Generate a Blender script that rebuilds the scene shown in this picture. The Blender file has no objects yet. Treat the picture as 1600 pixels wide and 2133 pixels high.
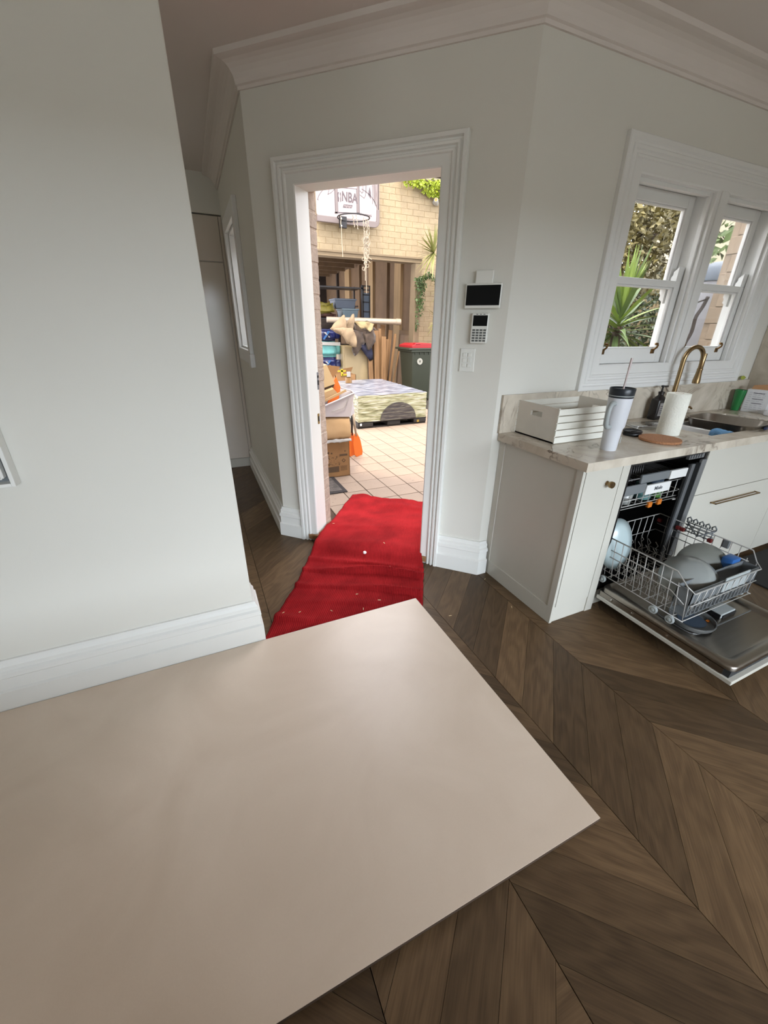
import bpy, bmesh, math, random
from mathutils import Vector, Matrix, noise
R = math.radians
random.seed(7)
S = bpy.context.scene
COL = S.collection

# ---------------------------------------------------------------- camera
CAM_H = 1.45
cam_d = bpy.data.cameras.new('camera')
cam = bpy.data.objects.new('camera', cam_d); COL.objects.link(cam)
_pitch, _roll, _yaw = R(24.7125), R(0.6563), R(24.3735)
_F = Vector((math.sin(_yaw)*math.cos(_pitch), math.cos(_yaw)*math.cos(_pitch), -math.sin(_pitch)))
_r = Vector((math.cos(_yaw), -math.sin(_yaw), 0)); _u = _r.cross(_F)
_rr = _r*math.cos(_roll)+_u*math.sin(_roll); _uu = -_r*math.sin(_roll)+_u*math.cos(_roll)
_m = Matrix((_rr, _uu, -_F)).transposed().to_4x4(); _m.translation = (0, 0, CAM_H)
cam.matrix_world = _m
cam_d.sensor_fit = 'HORIZONTAL'; cam_d.sensor_width = 36.0; cam_d.lens = 830.04/1600*36
cam_d.clip_start = 0.02; cam_d.clip_end = 200
S.camera = cam

# ---------------------------------------------------------------- world, sun, daylight, exposure
w = bpy.data.worlds.new('sky'); S.world = w; w.use_nodes = True
nt = w.node_tree; nt.nodes.clear()
wo = nt.nodes.new('ShaderNodeOutputWorld'); bg = nt.nodes.new('ShaderNodeBackground')
sky = nt.nodes.new('ShaderNodeTexSky'); sky.sky_type = 'HOSEK_WILKIE'; sky.turbidity = 6.0; sky.ground_albedo = 0.4
sky.sun_direction = Vector((-0.35, -0.3, 0.89)).normalized()
mixw = nt.nodes.new('ShaderNodeMixRGB'); mixw.inputs[0].default_value = 0.7; mixw.inputs[2].default_value = (0.98, 0.96, 1.0, 1)
nt.links.new(sky.outputs[0], mixw.inputs[1]); nt.links.new(mixw.outputs[0], bg.inputs[0])
bg.inputs[1].default_value = 8.2
nt.links.new(bg.outputs[0], wo.inputs[0])
sd = bpy.data.lights.new('sun', 'SUN'); sd.energy = 3.6; sd.angle = R(6); sd.color = (1.0, 0.89, 0.70)
so = bpy.data.objects.new('sun', sd); COL.objects.link(so)
so.rotation_euler = Vector((0.25, 0.42, -1.0)).to_track_quat('-Z', 'Y').to_euler()
def area(name, loc, aim, sx, sy, power, color, spread=180):
    d = bpy.data.lights.new(name, 'AREA'); d.shape = 'RECTANGLE'; d.size = sx; d.size_y = sy
    d.energy = power; d.color = color; d.spread = R(spread)
    o = bpy.data.objects.new(name, d); COL.objects.link(o); o.location = loc
    o.rotation_euler = (Vector(aim)-Vector(loc)).to_track_quat('-Z', 'Z').to_euler()
    return o
# daylight of the glazed garden doors in the wall behind the camera
area('garden_door_daylight', (1.4, -7.9, 2.95), (1.4, 1.7, 1.2), 7.0, 2.1, 1280, (0.80, 0.89, 1.0), 160)
area('upper_wall_fill', (1.4, -7.85, 1.25), (1.4, 1.7, 1.5), 7.0, 1.2, 75, (0.84, 0.93, 1.0), 160)  # added fill lamp that lifts the upper walls, no real source
area('side_fill', (-4.6, -1.7, 1.45), (0.0, 0.6, 1.0), 2.6, 1.9, 9, (0.95, 0.96, 1.0), 160)  # added fill lamp for the left-facing end panel and walls
area('passage_fill', (-4.2, 3.3, 1.45), (0.0, 3.3, 0.9), 2.0, 1.3, 10, (1.0, 0.93, 0.86), 160)  # added fill lamp to brighten the passage wall and floor
S.view_settings.view_transform = 'Standard'; S.view_settings.look = 'None'
S.view_settings.gamma = 1.0; S.view_settings.use_curve_mapping = False
S.view_settings.exposure = 0.08
S.cycles.use_denoising = True
S.cycles.max_bounces = 8; S.cycles.diffuse_bounces = 5; S.cycles.sample_clamp_indirect = 6.0

# ---------------------------------------------------------------- helpers
def lin(c):
    c = c/255.0
    return c/12.92 if c <= 0.04045 else ((c+0.055)/1.055)**2.4
def rgb(r, g, b): return (lin(r), lin(g), lin(b), 1.0)
MATS = {}
def mat(name, col, rough=0.5, metal=0.0, var=0.06, scale=6.0, stretch=(1, 1, 1), bump=0.0, bscale=60.0, bstretch=None, alpha=None, spec=0.5, detail=3.0, coat=0.0, rnd=0.0, sheen=0.0, trans=0.0):
    """procedural principled surface: noise-varied colour, optional fine relief"""
    m = bpy.data.materials.new(name); m.use_nodes = True; MATS[name] = m
    n = m.node_tree; p = n.nodes['Principled BSDF']; L = n.links.new
    tc = n.nodes.new('ShaderNodeTexCoord'); mp = n.nodes.new('ShaderNodeMapping'); mp.inputs['Scale'].default_value = stretch
    L(tc.outputs['Object'], mp.inputs['Vector'])
    ns = n.nodes.new('ShaderNodeTexNoise'); ns.inputs['Scale'].default_value = scale; ns.inputs['Detail'].default_value = detail
    L(mp.outputs[0], ns.inputs['Vector'])
    cr = n.nodes.new('ShaderNodeValToRGB'); cr.color_ramp.elements[0].position = 0.3; cr.color_ramp.elements[1].position = 0.7
    cr.color_ramp.elements[0].color = tuple(max(0, c*(1-var)) for c in col[:3])+(1,)
    cr.color_ramp.elements[1].color = tuple(min(1, c*(1+var)) for c in col[:3])+(1,)
    L(ns.outputs['Fac'], cr.inputs[0])
    out = cr.outputs[0]
    if rnd:
        oi = n.nodes.new('ShaderNodeObjectInfo'); hs = n.nodes.new('ShaderNodeHueSaturation')
        mr = n.nodes.new('ShaderNodeMapRange'); mr.inputs['To Min'].default_value = 1-rnd; mr.inputs['To Max'].default_value = 1+rnd
        L(oi.outputs['Random'], mr.inputs['Value']); L(mr.outputs[0], hs.inputs['Value']); L(out, hs.inputs['Color']); out = hs.outputs[0]
    L(out, p.inputs['Base Color'])
    p.inputs['Roughness'].default_value = rough; p.inputs['Metallic'].default_value = metal
    p.inputs['Specular IOR Level'].default_value = spec
    if coat: p.inputs['Coat Weight'].default_value = coat; p.inputs['Coat Roughness'].default_value = 0.15
    if sheen: p.inputs['Sheen Weight'].default_value = sheen
    if trans: p.inputs['Transmission Weight'].default_value = trans
    if alpha is not None: p.inputs['Alpha'].default_value = alpha
    if bump:
        mb = n.nodes.new('ShaderNodeMapping'); mb.inputs['Scale'].default_value = bstretch or stretch
        L(tc.outputs['Object'], mb.inputs['Vector'])
        nb = n.nodes.new('ShaderNodeTexNoise'); nb.inputs['Scale'].default_value = bscale; nb.inputs['Detail'].default_value = 4
        L(mb.outputs[0], nb.inputs['Vector'])
        bp = n.nodes.new('ShaderNodeBump'); bp.inputs['Strength'].default_value = bump; bp.inputs['Distance'].default_value = 0.01
        L(nb.outputs['Fac'], bp.inputs['Height']); L(bp.outputs[0], p.inputs['Normal'])
    return m

class MB:
    """collects shapes in one bmesh"""
    def __init__(s): s.b = bmesh.new()
    def quad(s, pts):
        return s.b.faces.new([s.b.verts.new(p) for p in pts])
    def box(s, x0, x1, y0, y1, z0, z1, M=None):
        P = [(x0,y0,z0),(x1,y0,z0),(x1,y1,z0),(x0,y1,z0),(x0,y0,z1),(x1,y0,z1),(x1,y1,z1),(x0,y1,z1)]
        if M: P = [M @ Vector(p) for p in P]
        v = [s.b.verts.new(p) for p in P]
        for f in ((0,3,2,1),(4,5,6,7),(0,1,5,4),(1,2,6,5),(2,3,7,6),(3,0,4,7)): s.b.faces.new([v[i] for i in f])
        return s
    def bbox(s, x0, x1, y0, y1, z0, z1, r=0.004, M=None, seg=2):
        """box with rounded edges"""
        t = bmesh.new(); bmesh.ops.create_cube(t, size=1)
        for v in t.verts: v.co = Vector(((x0+x1)/2+v.co.x*(x1-x0), (y0+y1)/2+v.co.y*(y1-y0), (z0+z1)/2+v.co.z*(z1-z0)))
        bmesh.ops.bevel(t, geom=t.edges[:], offset=r, segments=seg, affect='EDGES', profile=0.5)
        s.merge(t, M); return s
    def merge(s, t, M=None):
        mp = {}
        for v in t.verts: mp[v] = s.b.verts.new(M @ v.co if M else v.co)
        for f in t.faces:
            try: s.b.faces.new([mp[v] for v in f.verts])
            except ValueError: pass
        t.free()
    def prism(s, poly, axis_a, axis_b, ext, origin=(0,0,0), back=None):
        """extrude a 2-D polygon; axis_a, axis_b span its plane, ext is the extrusion vector"""
        o = Vector(origin); a = Vector(axis_a); b = Vector(axis_b); e = Vector(ext)
        f = [s.b.verts.new(o+a*p[0]+b*p[1]) for p in poly]; g = [s.b.verts.new(o+a*p[0]+b*p[1]+e) for p in poly]
        n = len(poly)
        s.b.faces.new(f[::-1]); s.b.faces.new(g)
        for i in range(n): s.b.faces.new([f[i], f[(i+1)%n], g[(i+1)%n], g[i]])
        return s
    def lathe(s, prof, n=24, c=(0,0,0), M=None, cap=True):
        c = Vector(c); rings = []
        for r, z in prof:
            ring = []
            for i in range(n):
                a = 2*math.pi*i/n; p = Vector((r*math.cos(a), r*math.sin(a), z))+c
                ring.append(s.b.verts.new(M @ p if M else p))
            rings.append(ring)
        for A, B in zip(rings, rings[1:]):
            for i in range(n): s.b.faces.new([A[i], A[(i+1)%n], B[(i+1)%n], B[i]])
        if cap:
            s.b.faces.new(rings[0][::-1]); s.b.faces.new(rings[-1])
        return s
    def tube(s, pts, r, n=6, closed=False, radii=None):
        P = [Vector(p) for p in pts]; N = len(P); rings = []; prev = None
        for i, p in enumerate(P):
            if closed: d = (P[(i+1)%N]-P[i-1])
            else: d = (P[min(i+1, N-1)]-P[max(i-1, 0)])
            d.normalize()
            if prev is None:
                a = d.orthogonal().normalized()
            else:
                a = prev-d*prev.dot(d)
                a = a.normalized() if a.length > 1e-6 else d.orthogonal().normalized()
            prev = a; b = d.cross(a); rr = radii[i] if radii else r
            rings.append([s.b.verts.new(p+(a*math.cos(2*math.pi*k/n)+b*math.sin(2*math.pi*k/n))*rr) for k in range(n)])
        pr = list(zip(rings, rings[1:]))
        if closed: pr.append((rings[-1], rings[0]))
        for A, B in pr:
            for k in range(n): s.b.faces.new([A[k], A[(k+1)%n], B[(k+1)%n], B[k]])
        if not closed:
            s.b.faces.new(rings[0][::-1]); s.b.faces.new(rings[-1])
        return s
    def wires(s, segs, r, n=5):
        for q in segs: s.tube(q, r, n)
        return s
    def grid(s, f, nu, nv, thick=None):
        V = [[s.b.verts.new(f(i/nu, j/nv)) for j in range(nv+1)] for i in range(nu+1)]
        for i in range(nu):
            for j in range(nv): s.b.faces.new([V[i][j], V[i+1][j], V[i+1][j+1], V[i][j+1]])
        return V
    def sweep(s, path, prof, side=1, closed=False):
        """run a moulding profile [(offset, z)] along a plan path with mitred corners; offset goes to the left of travel times side"""
        n = len(path); rows = []
        for i, p in enumerate(path):
            p = Vector(p)
            d1 = (Vector(path[i])-Vector(path[i-1])).normalized() if i > 0 else None
            d2 = (Vector(path[i+1])-Vector(path[i])).normalized() if i < n-1 else None
            if d1 is None: d1 = d2
            if d2 is None: d2 = d1
            n1 = Vector((-d1.y, d1.x))*side; n2 = Vector((-d2.y, d2.x))*side
            m = (n1+n2); m = m/ max(1e-6, m.dot(n1))
            rows.append([s.b.verts.new((p.x+m.x*o, p.y+m.y*o, z)) for o, z in prof])
        for A, B in zip(rows, rows[1:]):
            k = len(prof)
            for j in range(k): s.b.faces.new([A[j], A[(j+1)%k], B[(j+1)%k], B[j]])
        s.b.faces.new(rows[0]); s.b.faces.new(rows[-1][::-1])
        return s
    def obj(s, name, m, parent=None, smooth=False, loc=None, rot=None, label=None, bevel=0, solid=0, sub=0, angle=None):
        bmesh.ops.recalc_face_normals(s.b, faces=s.b.faces[:])
        me = bpy.data.meshes.new(name); s.b.to_mesh(me); s.b.free()
        return mkobj(name, me, m, parent, smooth, loc, rot, label, bevel, solid, sub, angle)
def mkobj(name, me, m, parent=None, smooth=False, loc=None, rot=None, label=None, bevel=0, solid=0, sub=0, angle=None):
    if isinstance(m, str): m = MATS[m]
    if m and not me.materials: me.materials.append(m)
    if smooth:
        for p in me.polygons: p.use_smooth = True
    o = bpy.data.objects.new(name, me); COL.objects.link(o)
    if parent: o.parent = parent
    if loc is not None: o.location = loc
    if rot is not None: o.rotation_euler = rot
    if label: o['label'] = label
    if solid:
        md = o.modifiers.new('thickness', 'SOLIDIFY'); md.thickness = solid; md.offset = 0
    if bevel:
        md = o.modifiers.new('bevel', 'BEVEL'); md.width = bevel; md.segments = 2; md.limit_method = 'ANGLE'; md.angle_limit = R(40)
    if sub:
        md = o.modifiers.new('sub', 'SUBSURF'); md.levels = sub; md.render_levels = sub
    if smooth and angle:
        try: me.set_sharp_from_angle(angle=R(angle))
        except Exception: pass
    return o
def tag(o, label, cat, group=None, kind=None):
    if label: o['label'] = label
    if cat: o['category'] = cat
    if group: o['group'] = group
    if kind: o['kind'] = kind
    return o
def thing(name, label, cat, loc=(0,0,0), rz=0.0, group=None, rot=None):
    o = bpy.data.objects.new(name, None); COL.objects.link(o); o.empty_display_size = 0.05
    o.location = loc; o.rotation_euler = rot if rot else (0, 0, rz)
    return tag(o, label, cat, group)
def struct(o, label=None):
    o['kind'] = 'structure'
    if label: o['label'] = label
    return o
def frame(name, loc, rz=0.0, label=None):
    o = bpy.data.objects.new(name, None); COL.objects.link(o); o.location = loc; o.rotation_euler = (0,0,rz)
    return struct(o, label)
def text_mesh(txt, size, ext=0.001, align='CENTER', shear=0.0, bold=0.0, sx=1.0):
    c = bpy.data.curves.new('lettering', 'FONT'); c.body = txt; c.size = size; c.extrude = ext; c.align_x = align; c.align_y = 'CENTER'
    c.shear = shear; c.offset = bold
    o = bpy.data.objects.new('lettering', c); COL.objects.link(o)
    dg = bpy.context.evaluated_depsgraph_get(); me = bpy.data.meshes.new_from_object(o.evaluated_get(dg))
    bpy.data.objects.remove(o); bpy.data.curves.remove(c)
    for v in me.vertices: v.co.x *= sx
    me.materials.clear()
    return me
def arc(cx, cy, r, a0, a1, n=8): return [(cx+r*math.cos(R(a0+(a1-a0)*i/n)), cy+r*math.sin(R(a0+(a1-a0)*i/n))) for i in range(n+1)]
def rrect(x0, x1, y0, y1, r, n=5):
    return arc(x1-r, y0+r, r, -90, 0, n)+arc(x1-r, y1-r, r, 0, 90, n)+arc(x0+r, y1-r, r, 90, 180, n)+arc(x0+r, y0+r, r, 180, 270, n)
def catmull(pts, k=6):
    P = [Vector(p) for p in pts]; out = []
    for i in range(len(P)-1):
        a = P[max(i-1,0)]; b = P[i]; c = P[i+1]; d = P[min(i+2, len(P)-1)]
        for j in range(k):
            t = j/k
            out.append(0.5*((2*b)+(c-a)*t+(2*a-5*b+4*c-d)*t*t+(3*b-a-3*c+d)*t**3))
    out.append(P[-1]); return out

# ---------------------------------------------------------------- materials of the house
mat('wall_paint', rgb(214, 212, 204), 0.6, var=0.015, scale=2, bump=0.02, bscale=250)
mat('ceiling_paint', rgb(214, 206, 200), 0.8, var=0.015, scale=2)
mat('gloss_white', rgb(226, 226, 222), 0.35, var=0.015, scale=4, bump=0.01, bscale=120)
mat('satin_white', rgb(222, 222, 216), 0.32, var=0.012, scale=4)
mat('cabinet_white', rgb(192, 189, 179), 0.38, var=0.015, scale=3)
mat('dark_gap', rgb(28, 24, 20), 0.9)
mat('concrete', rgb(120, 112, 104), 0.9, var=0.15, scale=12)

def plank_material():
    m = bpy.data.materials.new('oak_plank'); m.use_nodes = True; MATS['oak_plank'] = m
    n = m.node_tree; p = n.nodes['Principled BSDF']; L = n.links.new
    tc = n.nodes.new('ShaderNodeTexCoord'); oi = n.nodes.new('ShaderNodeObjectInfo')
    ad = n.nodes.new('ShaderNodeVectorMath'); ad.operation = 'ADD'
    sc = n.nodes.new('ShaderNodeVectorMath'); sc.operation = 'SCALE'; sc.inputs[0].default_value = (37, 19, 7)
    L(oi.outputs['Random'], sc.inputs['Scale']); L(tc.outputs['Object'], ad.inputs[0]); L(sc.outputs[0], ad.inputs[1])
    mp = n.nodes.new('ShaderNodeMapping'); mp.inputs['Scale'].default_value = (1.5, 6, 1); L(ad.outputs[0], mp.inputs['Vector'])
    n1 = n.nodes.new('ShaderNodeTexNoise'); n1.inputs['Scale'].default_value = 1.6; n1.inputs['Detail'].default_value = 2; L(mp.outputs[0], n1.inputs['Vector'])
    mu = n.nodes.new('ShaderNodeMath'); mu.operation = 'MULTIPLY'; mu.inputs[1].default_value = 14; L(n1.outputs['Fac'], mu.inputs[0])
    sn = n.nodes.new('ShaderNodeMath'); sn.operation = 'SINE'
    m6 = n.nodes.new('ShaderNodeMath'); m6.operation = 'MULTIPLY'; m6.inputs[1].default_value = 3.0; L(mu.outputs[0], m6.inputs[0]); L(m6.outputs[0], sn.inputs[0])
    mp2 = n.nodes.new('ShaderNodeMapping'); mp2.inputs['Scale'].default_value = (4, 90, 1); L(ad.outputs[0], mp2.inputs['Vector'])
    n2 = n.nodes.new('ShaderNodeTexNoise'); n2.inputs['Scale'].default_value = 2.5; n2.inputs['Detail'].default_value = 5; L(mp2.outputs[0], n2.inputs['Vector'])
    mx = n.nodes.new('ShaderNodeMath'); mx.operation = 'MULTIPLY_ADD'; mx.inputs[1].default_value = 0.085; L(sn.outputs[0], mx.inputs[0]); n2s = n.nodes.new('ShaderNodeMath'); n2s.operation = 'MULTIPLY_ADD'; n2s.inputs[1].default_value = .55; n2s.inputs[2].default_value = .225; L(n2.outputs['Fac'], n2s.inputs[0]); L(n2s.outputs[0], mx.inputs[2])
    cr = n.nodes.new('ShaderNodeValToRGB'); cr.color_ramp.elements[0].position = 0.22; cr.color_ramp.elements[1].position = 0.8
    cr.color_ramp.elements[0].color = rgb(69, 52, 35); cr.color_ramp.elements[1].color = rgb(110, 88, 63)
    L(mx.outputs[0], cr.inputs[0])
    hs = n.nodes.new('ShaderNodeHueSaturation'); mr = n.nodes.new('ShaderNodeMapRange'); mr.inputs['To Min'].default_value = 0.66; mr.inputs['To Max'].default_value = 1.34
    L(oi.outputs['Random'], mr.inputs['Value']); L(mr.outputs[0], hs.inputs['Value']); L(cr.outputs[0], hs.inputs['Color'])
    L(hs.outputs[0], p.inputs['Base Color']); p.inputs['Roughness'].default_value = 0.46; p.inputs['Specular IOR Level'].default_value = 0.35
    bp = n.nodes.new('ShaderNodeBump'); bp.inputs['Strength'].default_value = 0.25; bp.inputs['Distance'].default_value = 0.002
    L(mx.outputs[0], bp.inputs['Height']); L(bp.outputs[0], p.inputs['Normal'])
plank_material()

def board_material():
    m = bpy.data.materials.new('beige_board'); m.use_nodes = True; MATS['beige_board'] = m
    n = m.node_tree; p = n.nodes['Principled BSDF']; L = n.links.new
    tc = n.nodes.new('ShaderNodeTexCoord')
    a = n.nodes.new('ShaderNodeTexNoise'); a.inputs['Scale'].default_value = 2.2; a.inputs['Detail'].default_value = 6; a.inputs['Distortion'].default_value = 1.2; L(tc.outputs['Object'], a.inputs['Vector'])
    b = n.nodes.new('ShaderNodeTexNoise'); b.inputs['Scale'].default_value = 180; L(tc.outputs['Object'], b.inputs['Vector'])
    mx = n.nodes.new('ShaderNodeMath'); mx.operation = 'MULTIPLY_ADD'; mx.inputs[1].default_value = 0.12; L(b.outputs['Fac'], mx.inputs[0]); L(a.outputs['Fac'], mx.inputs[2])
    cr = n.nodes.new('ShaderNodeValToRGB'); cr.color_ramp.elements[0].position = 0.35; cr.color_ramp.elements[1].position = 0.78
    cr.color_ramp.elements[0].color = rgb(212, 194, 175); cr.color_ramp.elements[1].color = rgb(224, 207, 189)
    L(mx.outputs[0], cr.inputs[0]); L(cr.outputs[0], p.inputs['Base Color']); p.inputs['Roughness'].default_value = 0.36; p.inputs['Specular IOR Level'].default_value = .6
    bp = n.nodes.new('ShaderNodeBump'); bp.inputs['Strength'].default_value = 0.06; bp.inputs['Distance'].default_value = 0.002
    L(b.outputs['Fac'], bp.inputs['Height']); L(bp.outputs[0], p.inputs['Normal'])
board_material()

def marble_material():
    m = bpy.data.materials.new('marble'); m.use_nodes = True; MATS['marble'] = m
    n = m.node_tree; p = n.nodes['Principled BSDF']; L = n.links.new
    tc = n.nodes.new('ShaderNodeTexCoord')
    a = n.nodes.new('ShaderNodeTexNoise'); a.inputs['Scale'].default_value = 3.0; a.inputs['Detail'].default_value = 8; a.inputs['Distortion'].default_value = 2.0; L(tc.outputs['Object'], a.inputs['Vector'])
    c1 = n.nodes.new('ShaderNodeValToRGB'); e = c1.color_ramp.elements; e[0].position = 0.3; e[0].color = rgb(212, 203, 188); e[1].position = 0.75; e[1].color = rgb(172, 160, 143)
    L(a.outputs['Fac'], c1.inputs[0])
    v = n.nodes.new('ShaderNodeTexNoise'); v.inputs['Scale'].default_value = 2.2; v.inputs['Detail'].default_value = 5; v.inputs['Distortion'].default_value = 3.5; L(tc.outputs['Object'], v.inputs['Vector'])
    c2 = n.nodes.new('ShaderNodeValToRGB'); e = c2.color_ramp.elements; e[0].position = 0.47; e[0].color = (0,0,0,1); e[1].position = 0.5; e[1].color = (1,1,1,1)
    x = e.new(0.53); x.color = (0,0,0,1); L(v.outputs['Fac'], c2.inputs[0])
    k = n.nodes.new('ShaderNodeTexNoise'); k.inputs['Scale'].default_value = 4; L(tc.outputs['Object'], k.inputs['Vector'])
    c3 = n.nodes.new('ShaderNodeValToRGB'); c3.color_ramp.elements[0].position = 0.45; c3.color_ramp.elements[1].position = 0.7; L(k.outputs['Fac'], c3.inputs[0])
    mu = n.nodes.new('ShaderNodeMath'); mu.operation = 'MULTIPLY'; L(c2.outputs[0], mu.inputs[0]); L(c3.outputs[0], mu.inputs[1])
    mx = n.nodes.new('ShaderNodeMixRGB'); mx.inputs[2].default_value = rgb(105, 92, 80); L(mu.outputs[0], mx.inputs[0]); L(c1.outputs[0], mx.inputs[1])
    L(mx.outputs[0], p.inputs['Base Color']); p.inputs['Roughness'].default_value = 0.25
marble_material()

def glass_material(name, tint=(0.96, 0.98, 0.97, 1), refl=0.06):
    m = bpy.data.materials.new(name); m.use_nodes = True; MATS[name] = m
    n = m.node_tree; n.nodes.clear(); L = n.links.new
    o = n.nodes.new('ShaderNodeOutputMaterial'); t = n.nodes.new('ShaderNodeBsdfTransparent'); g = n.nodes.new('ShaderNodeBsdfGlossy'); x = n.nodes.new('ShaderNodeMixShader')
    t.inputs[0].default_value = tint; g.inputs['Roughness'].default_value = 0.03
    lw = n.nodes.new('ShaderNodeLayerWeight'); lw.inputs['Blend'].default_value = 0.15
    mr = n.nodes.new('ShaderNodeMath'); mr.operation = 'MULTIPLY_ADD'; mr.inputs[1].default_value = 0.4; mr.inputs[2].default_value = refl
    L(lw.outputs['Fresnel'], mr.inputs[0]); L(mr.outputs[0], x.inputs[0]); L(t.outputs[0], x.inputs[1]); L(g.outputs[0], x.inputs[2]); L(x.outputs[0], o.inputs[0])
glass_material('window_glass', refl=0.01)
glass_material('clear_plastic', (0.86, 0.88, 0.9, 1), 0.12)

# ---------------------------------------------------------------- large structure
CX, CY = 1.474, 1.781            # corner between the door wall and the window wall
W1L = 1.463                      # length of the 45 degree door wall
X3 = CX-W1L*math.sqrt(.5); Y3 = CY+W1L*math.sqrt(.5)   # corner with the passage wall
ZC = 2.66                        # ceiling
XR, XL, YB, YP = 3.87, -3.6, -3.1, 4.62
# door wall: local x runs left to right seen from inside, local y outward
D0, D1, DH = -1.175, -0.373, 2.138
g = MB()
g.box(-W1L, D0-.02, 0, .13, 0, ZC); g.box(D1+.02, 0, 0, .13, 0, ZC); g.box(D0-.02, D1+.02, 0, .13, DH+.02, ZC)
g2 = MB(); g2.box(-W1L+.03, D0-.0165, .131, .234, 0, ZC); g2.box(D1+.02, .05, .131, .234, 0, ZC); g2.box(D0-.02, D1+.02, .131, .234, DH+.03, ZC)
wd = struct(g.obj('wall_door', 'wall_paint', loc=(CX, CY, 0), rot=(0,0,R(-45))), 'white painted angled wall with the open doorway')
mat('exterior_brick', rgb(170, 152, 136), 0.85, var=0.14, scale=30, bump=0.5, bscale=90, rnd=0.06)
mat('cream_brick', rgb(142, 125, 97), 0.85, var=0.08, scale=14, bump=0.4, bscale=50, rnd=0.035)
g2.obj('mortar', 'exterior_brick', wd)
for i in range(26):
    ln = .23 if i % 2 else .11
    z0 = .005+i*.086
    q = MB().bbox(D0-.02-ln+random.uniform(-.002, .002), D0-.013+random.uniform(-.003, .002), .134, .238, z0, z0+.076, .004, seg=1)
    q.obj('brick', 'exterior_brick', wd)
# window wall
WX0, WX1, WZ0, WZ1 = 2.19, 3.53, 1.22, 2.17
WMX0, WMX1 = 2.83, 2.945         # mullion
g = MB(); g.box(CX, WX0, CY, CY+.155, 0, ZC); g.box(WX1, XR+1.3, CY, CY+.155, 0, ZC); g.box(WX0, WX1, CY, CY+.155, 0, WZ0); g.box(WX0, WX1, CY, CY+.155, WZ1, ZC)
struct(g.obj('wall_window', 'wall_paint'), 'white painted wall with the sash windows over the sink')
# passage wall with its narrow window
PY0, PY1, PZ0, PZ1 = 3.56, 4.2, 1.28, 2.16
g = MB(); g.box(X3, X3+.22, Y3, PY0, 0, ZC); g.box(X3, X3+.22, PY1, YP+.7, 0, ZC); g.box(X3, X3+.22, PY0, PY1, 0, PZ0); g.box(X3, X3+.22, PY0, PY1, PZ1, ZC)
struct(g.obj('wall_passage', 'wall_paint'), 'passage wall with a narrow window')
g = MB(); g.box(XL, X3, YP+.62, YP+.74, 0, ZC); g.box(-1.0, X3, YP-.01, YP+.62, 2.365, ZC)
struct(g.obj('wall_back', 'wall_paint'), 'end of the passage above the tall cupboards')
# big wall on the left
W0Y, W0X = 1.695, 0.072
g = MB(); g.box(XL, W0X, W0Y, W0Y+.16, 0, ZC)
struct(g.obj('wall_left', 'wall_paint', bevel=.004), 'large plain white wall at the left')
g = MB(); g.box(XL-.12, XL, YB, -2.7, 0, ZC); g.box(XL-.12, XL, -.3, 2.3, 0, ZC); g.box(XL-.12, XL, 4.3, YP+.74, 0, ZC); g.box(XL-.12, XL, 2.3, 4.3, 0, .8); g.box(XL-.12, XL, 2.3, 4.3, 2.1, ZC); g.box(XL-.12, XL, -2.7, -.3, 0, .3); g.box(XL-.12, XL, -2.7, -.3, 2.2, ZC); struct(g.obj('wall_side', 'wall_paint'))  # both openings added to let the side and passage fill lamps in
g = MB(); g.box(XR, XR+.12, YB, CY, 0, ZC); struct(g.obj('wall_right', 'wall_paint'))
# wall behind the camera with the glazed opening
OX0, OX1, OZ1 = -0.7, 3.1, 2.2
g = MB(); g.box(XL, OX0, YB-.14, YB, 0, ZC); g.box(OX1, XR, YB-.14, YB, 0, ZC); g.box(OX0, OX1, YB-.14, YB, OZ1, ZC)
struct(g.obj('wall_rear', 'wall_paint'))
# terrace slab and hedge-coloured walls, unseen, added to block stray sky light
mat('terrace', rgb(120, 112, 100), .9, var=.1); mat('sky_block_green', rgb(60, 72, 40), .95, var=.3)
struct(MB().box(XL-6, XR+8, -8.2, YB-.14, -.06, -.02).obj('terrace', 'terrace'))
g = MB(); g.box(XL-6, XR+8, -8.2, -8.0, -.02, 4.2); g.box(XL-1.9, XL-1.7, -8.2, YP+2, -.02, 5.2); g.box(XR+7.8, XR+8, -8.2, YB, -.02, 4.2); struct(g.obj('wall_sky_block', 'sky_block_green'))
# unseen island-sized block added behind the camera to shade board and low walls
blk = thing('shade_block', 'unseen white block added behind the viewpoint to shade the floor', 'blocker', (0, 0, 0))
MB().box(-2.6, .5, -1.8, -.85, .002, .92).obj('body', 'cabinet_white', blk); MB().bbox(-2.64, .54, -1.84, -.81, .9205, .96, .004).obj('block_top', 'cabinet_white', blk)
# ceiling and roof slab
s2 = math.sqrt(.5)
poly = [(XL-.12, YB-.14), (XR+1.3, YB-.14), (XR+1.3, CY+.24), (CX+.1, CY+.24), (X3+.22, Y3+.1), (X3+.22, YP+.74), (XL-.12, YP+.74)]
struct(MB().prism(poly, (1,0,0), (0,1,0), (0,0,.14), (0,0,ZC)).obj('ceiling', 'ceiling_paint'), 'plain ceiling')
# cornices
pc = [(0, 2.545), (.010, 2.545), (.012, 2.558), (.022, 2.562)]+[(.022+.075*(1-math.cos(R(a))), 2.562+.075*math.sin(R(a))) for a in (15, 30, 45, 60, 75, 90)]+[(.112, 2.640), (.114, ZC), (0, ZC)]
pc = [(o, min(z, ZC)) for o, z in pc]
struct(MB().sweep([(X3, YP-.01), (X3, Y3), (CX, CY), (XR, CY)], pc, side=-1).obj('trim_1', 'ceiling_paint'), 'cove cornice along the ceiling')
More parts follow.
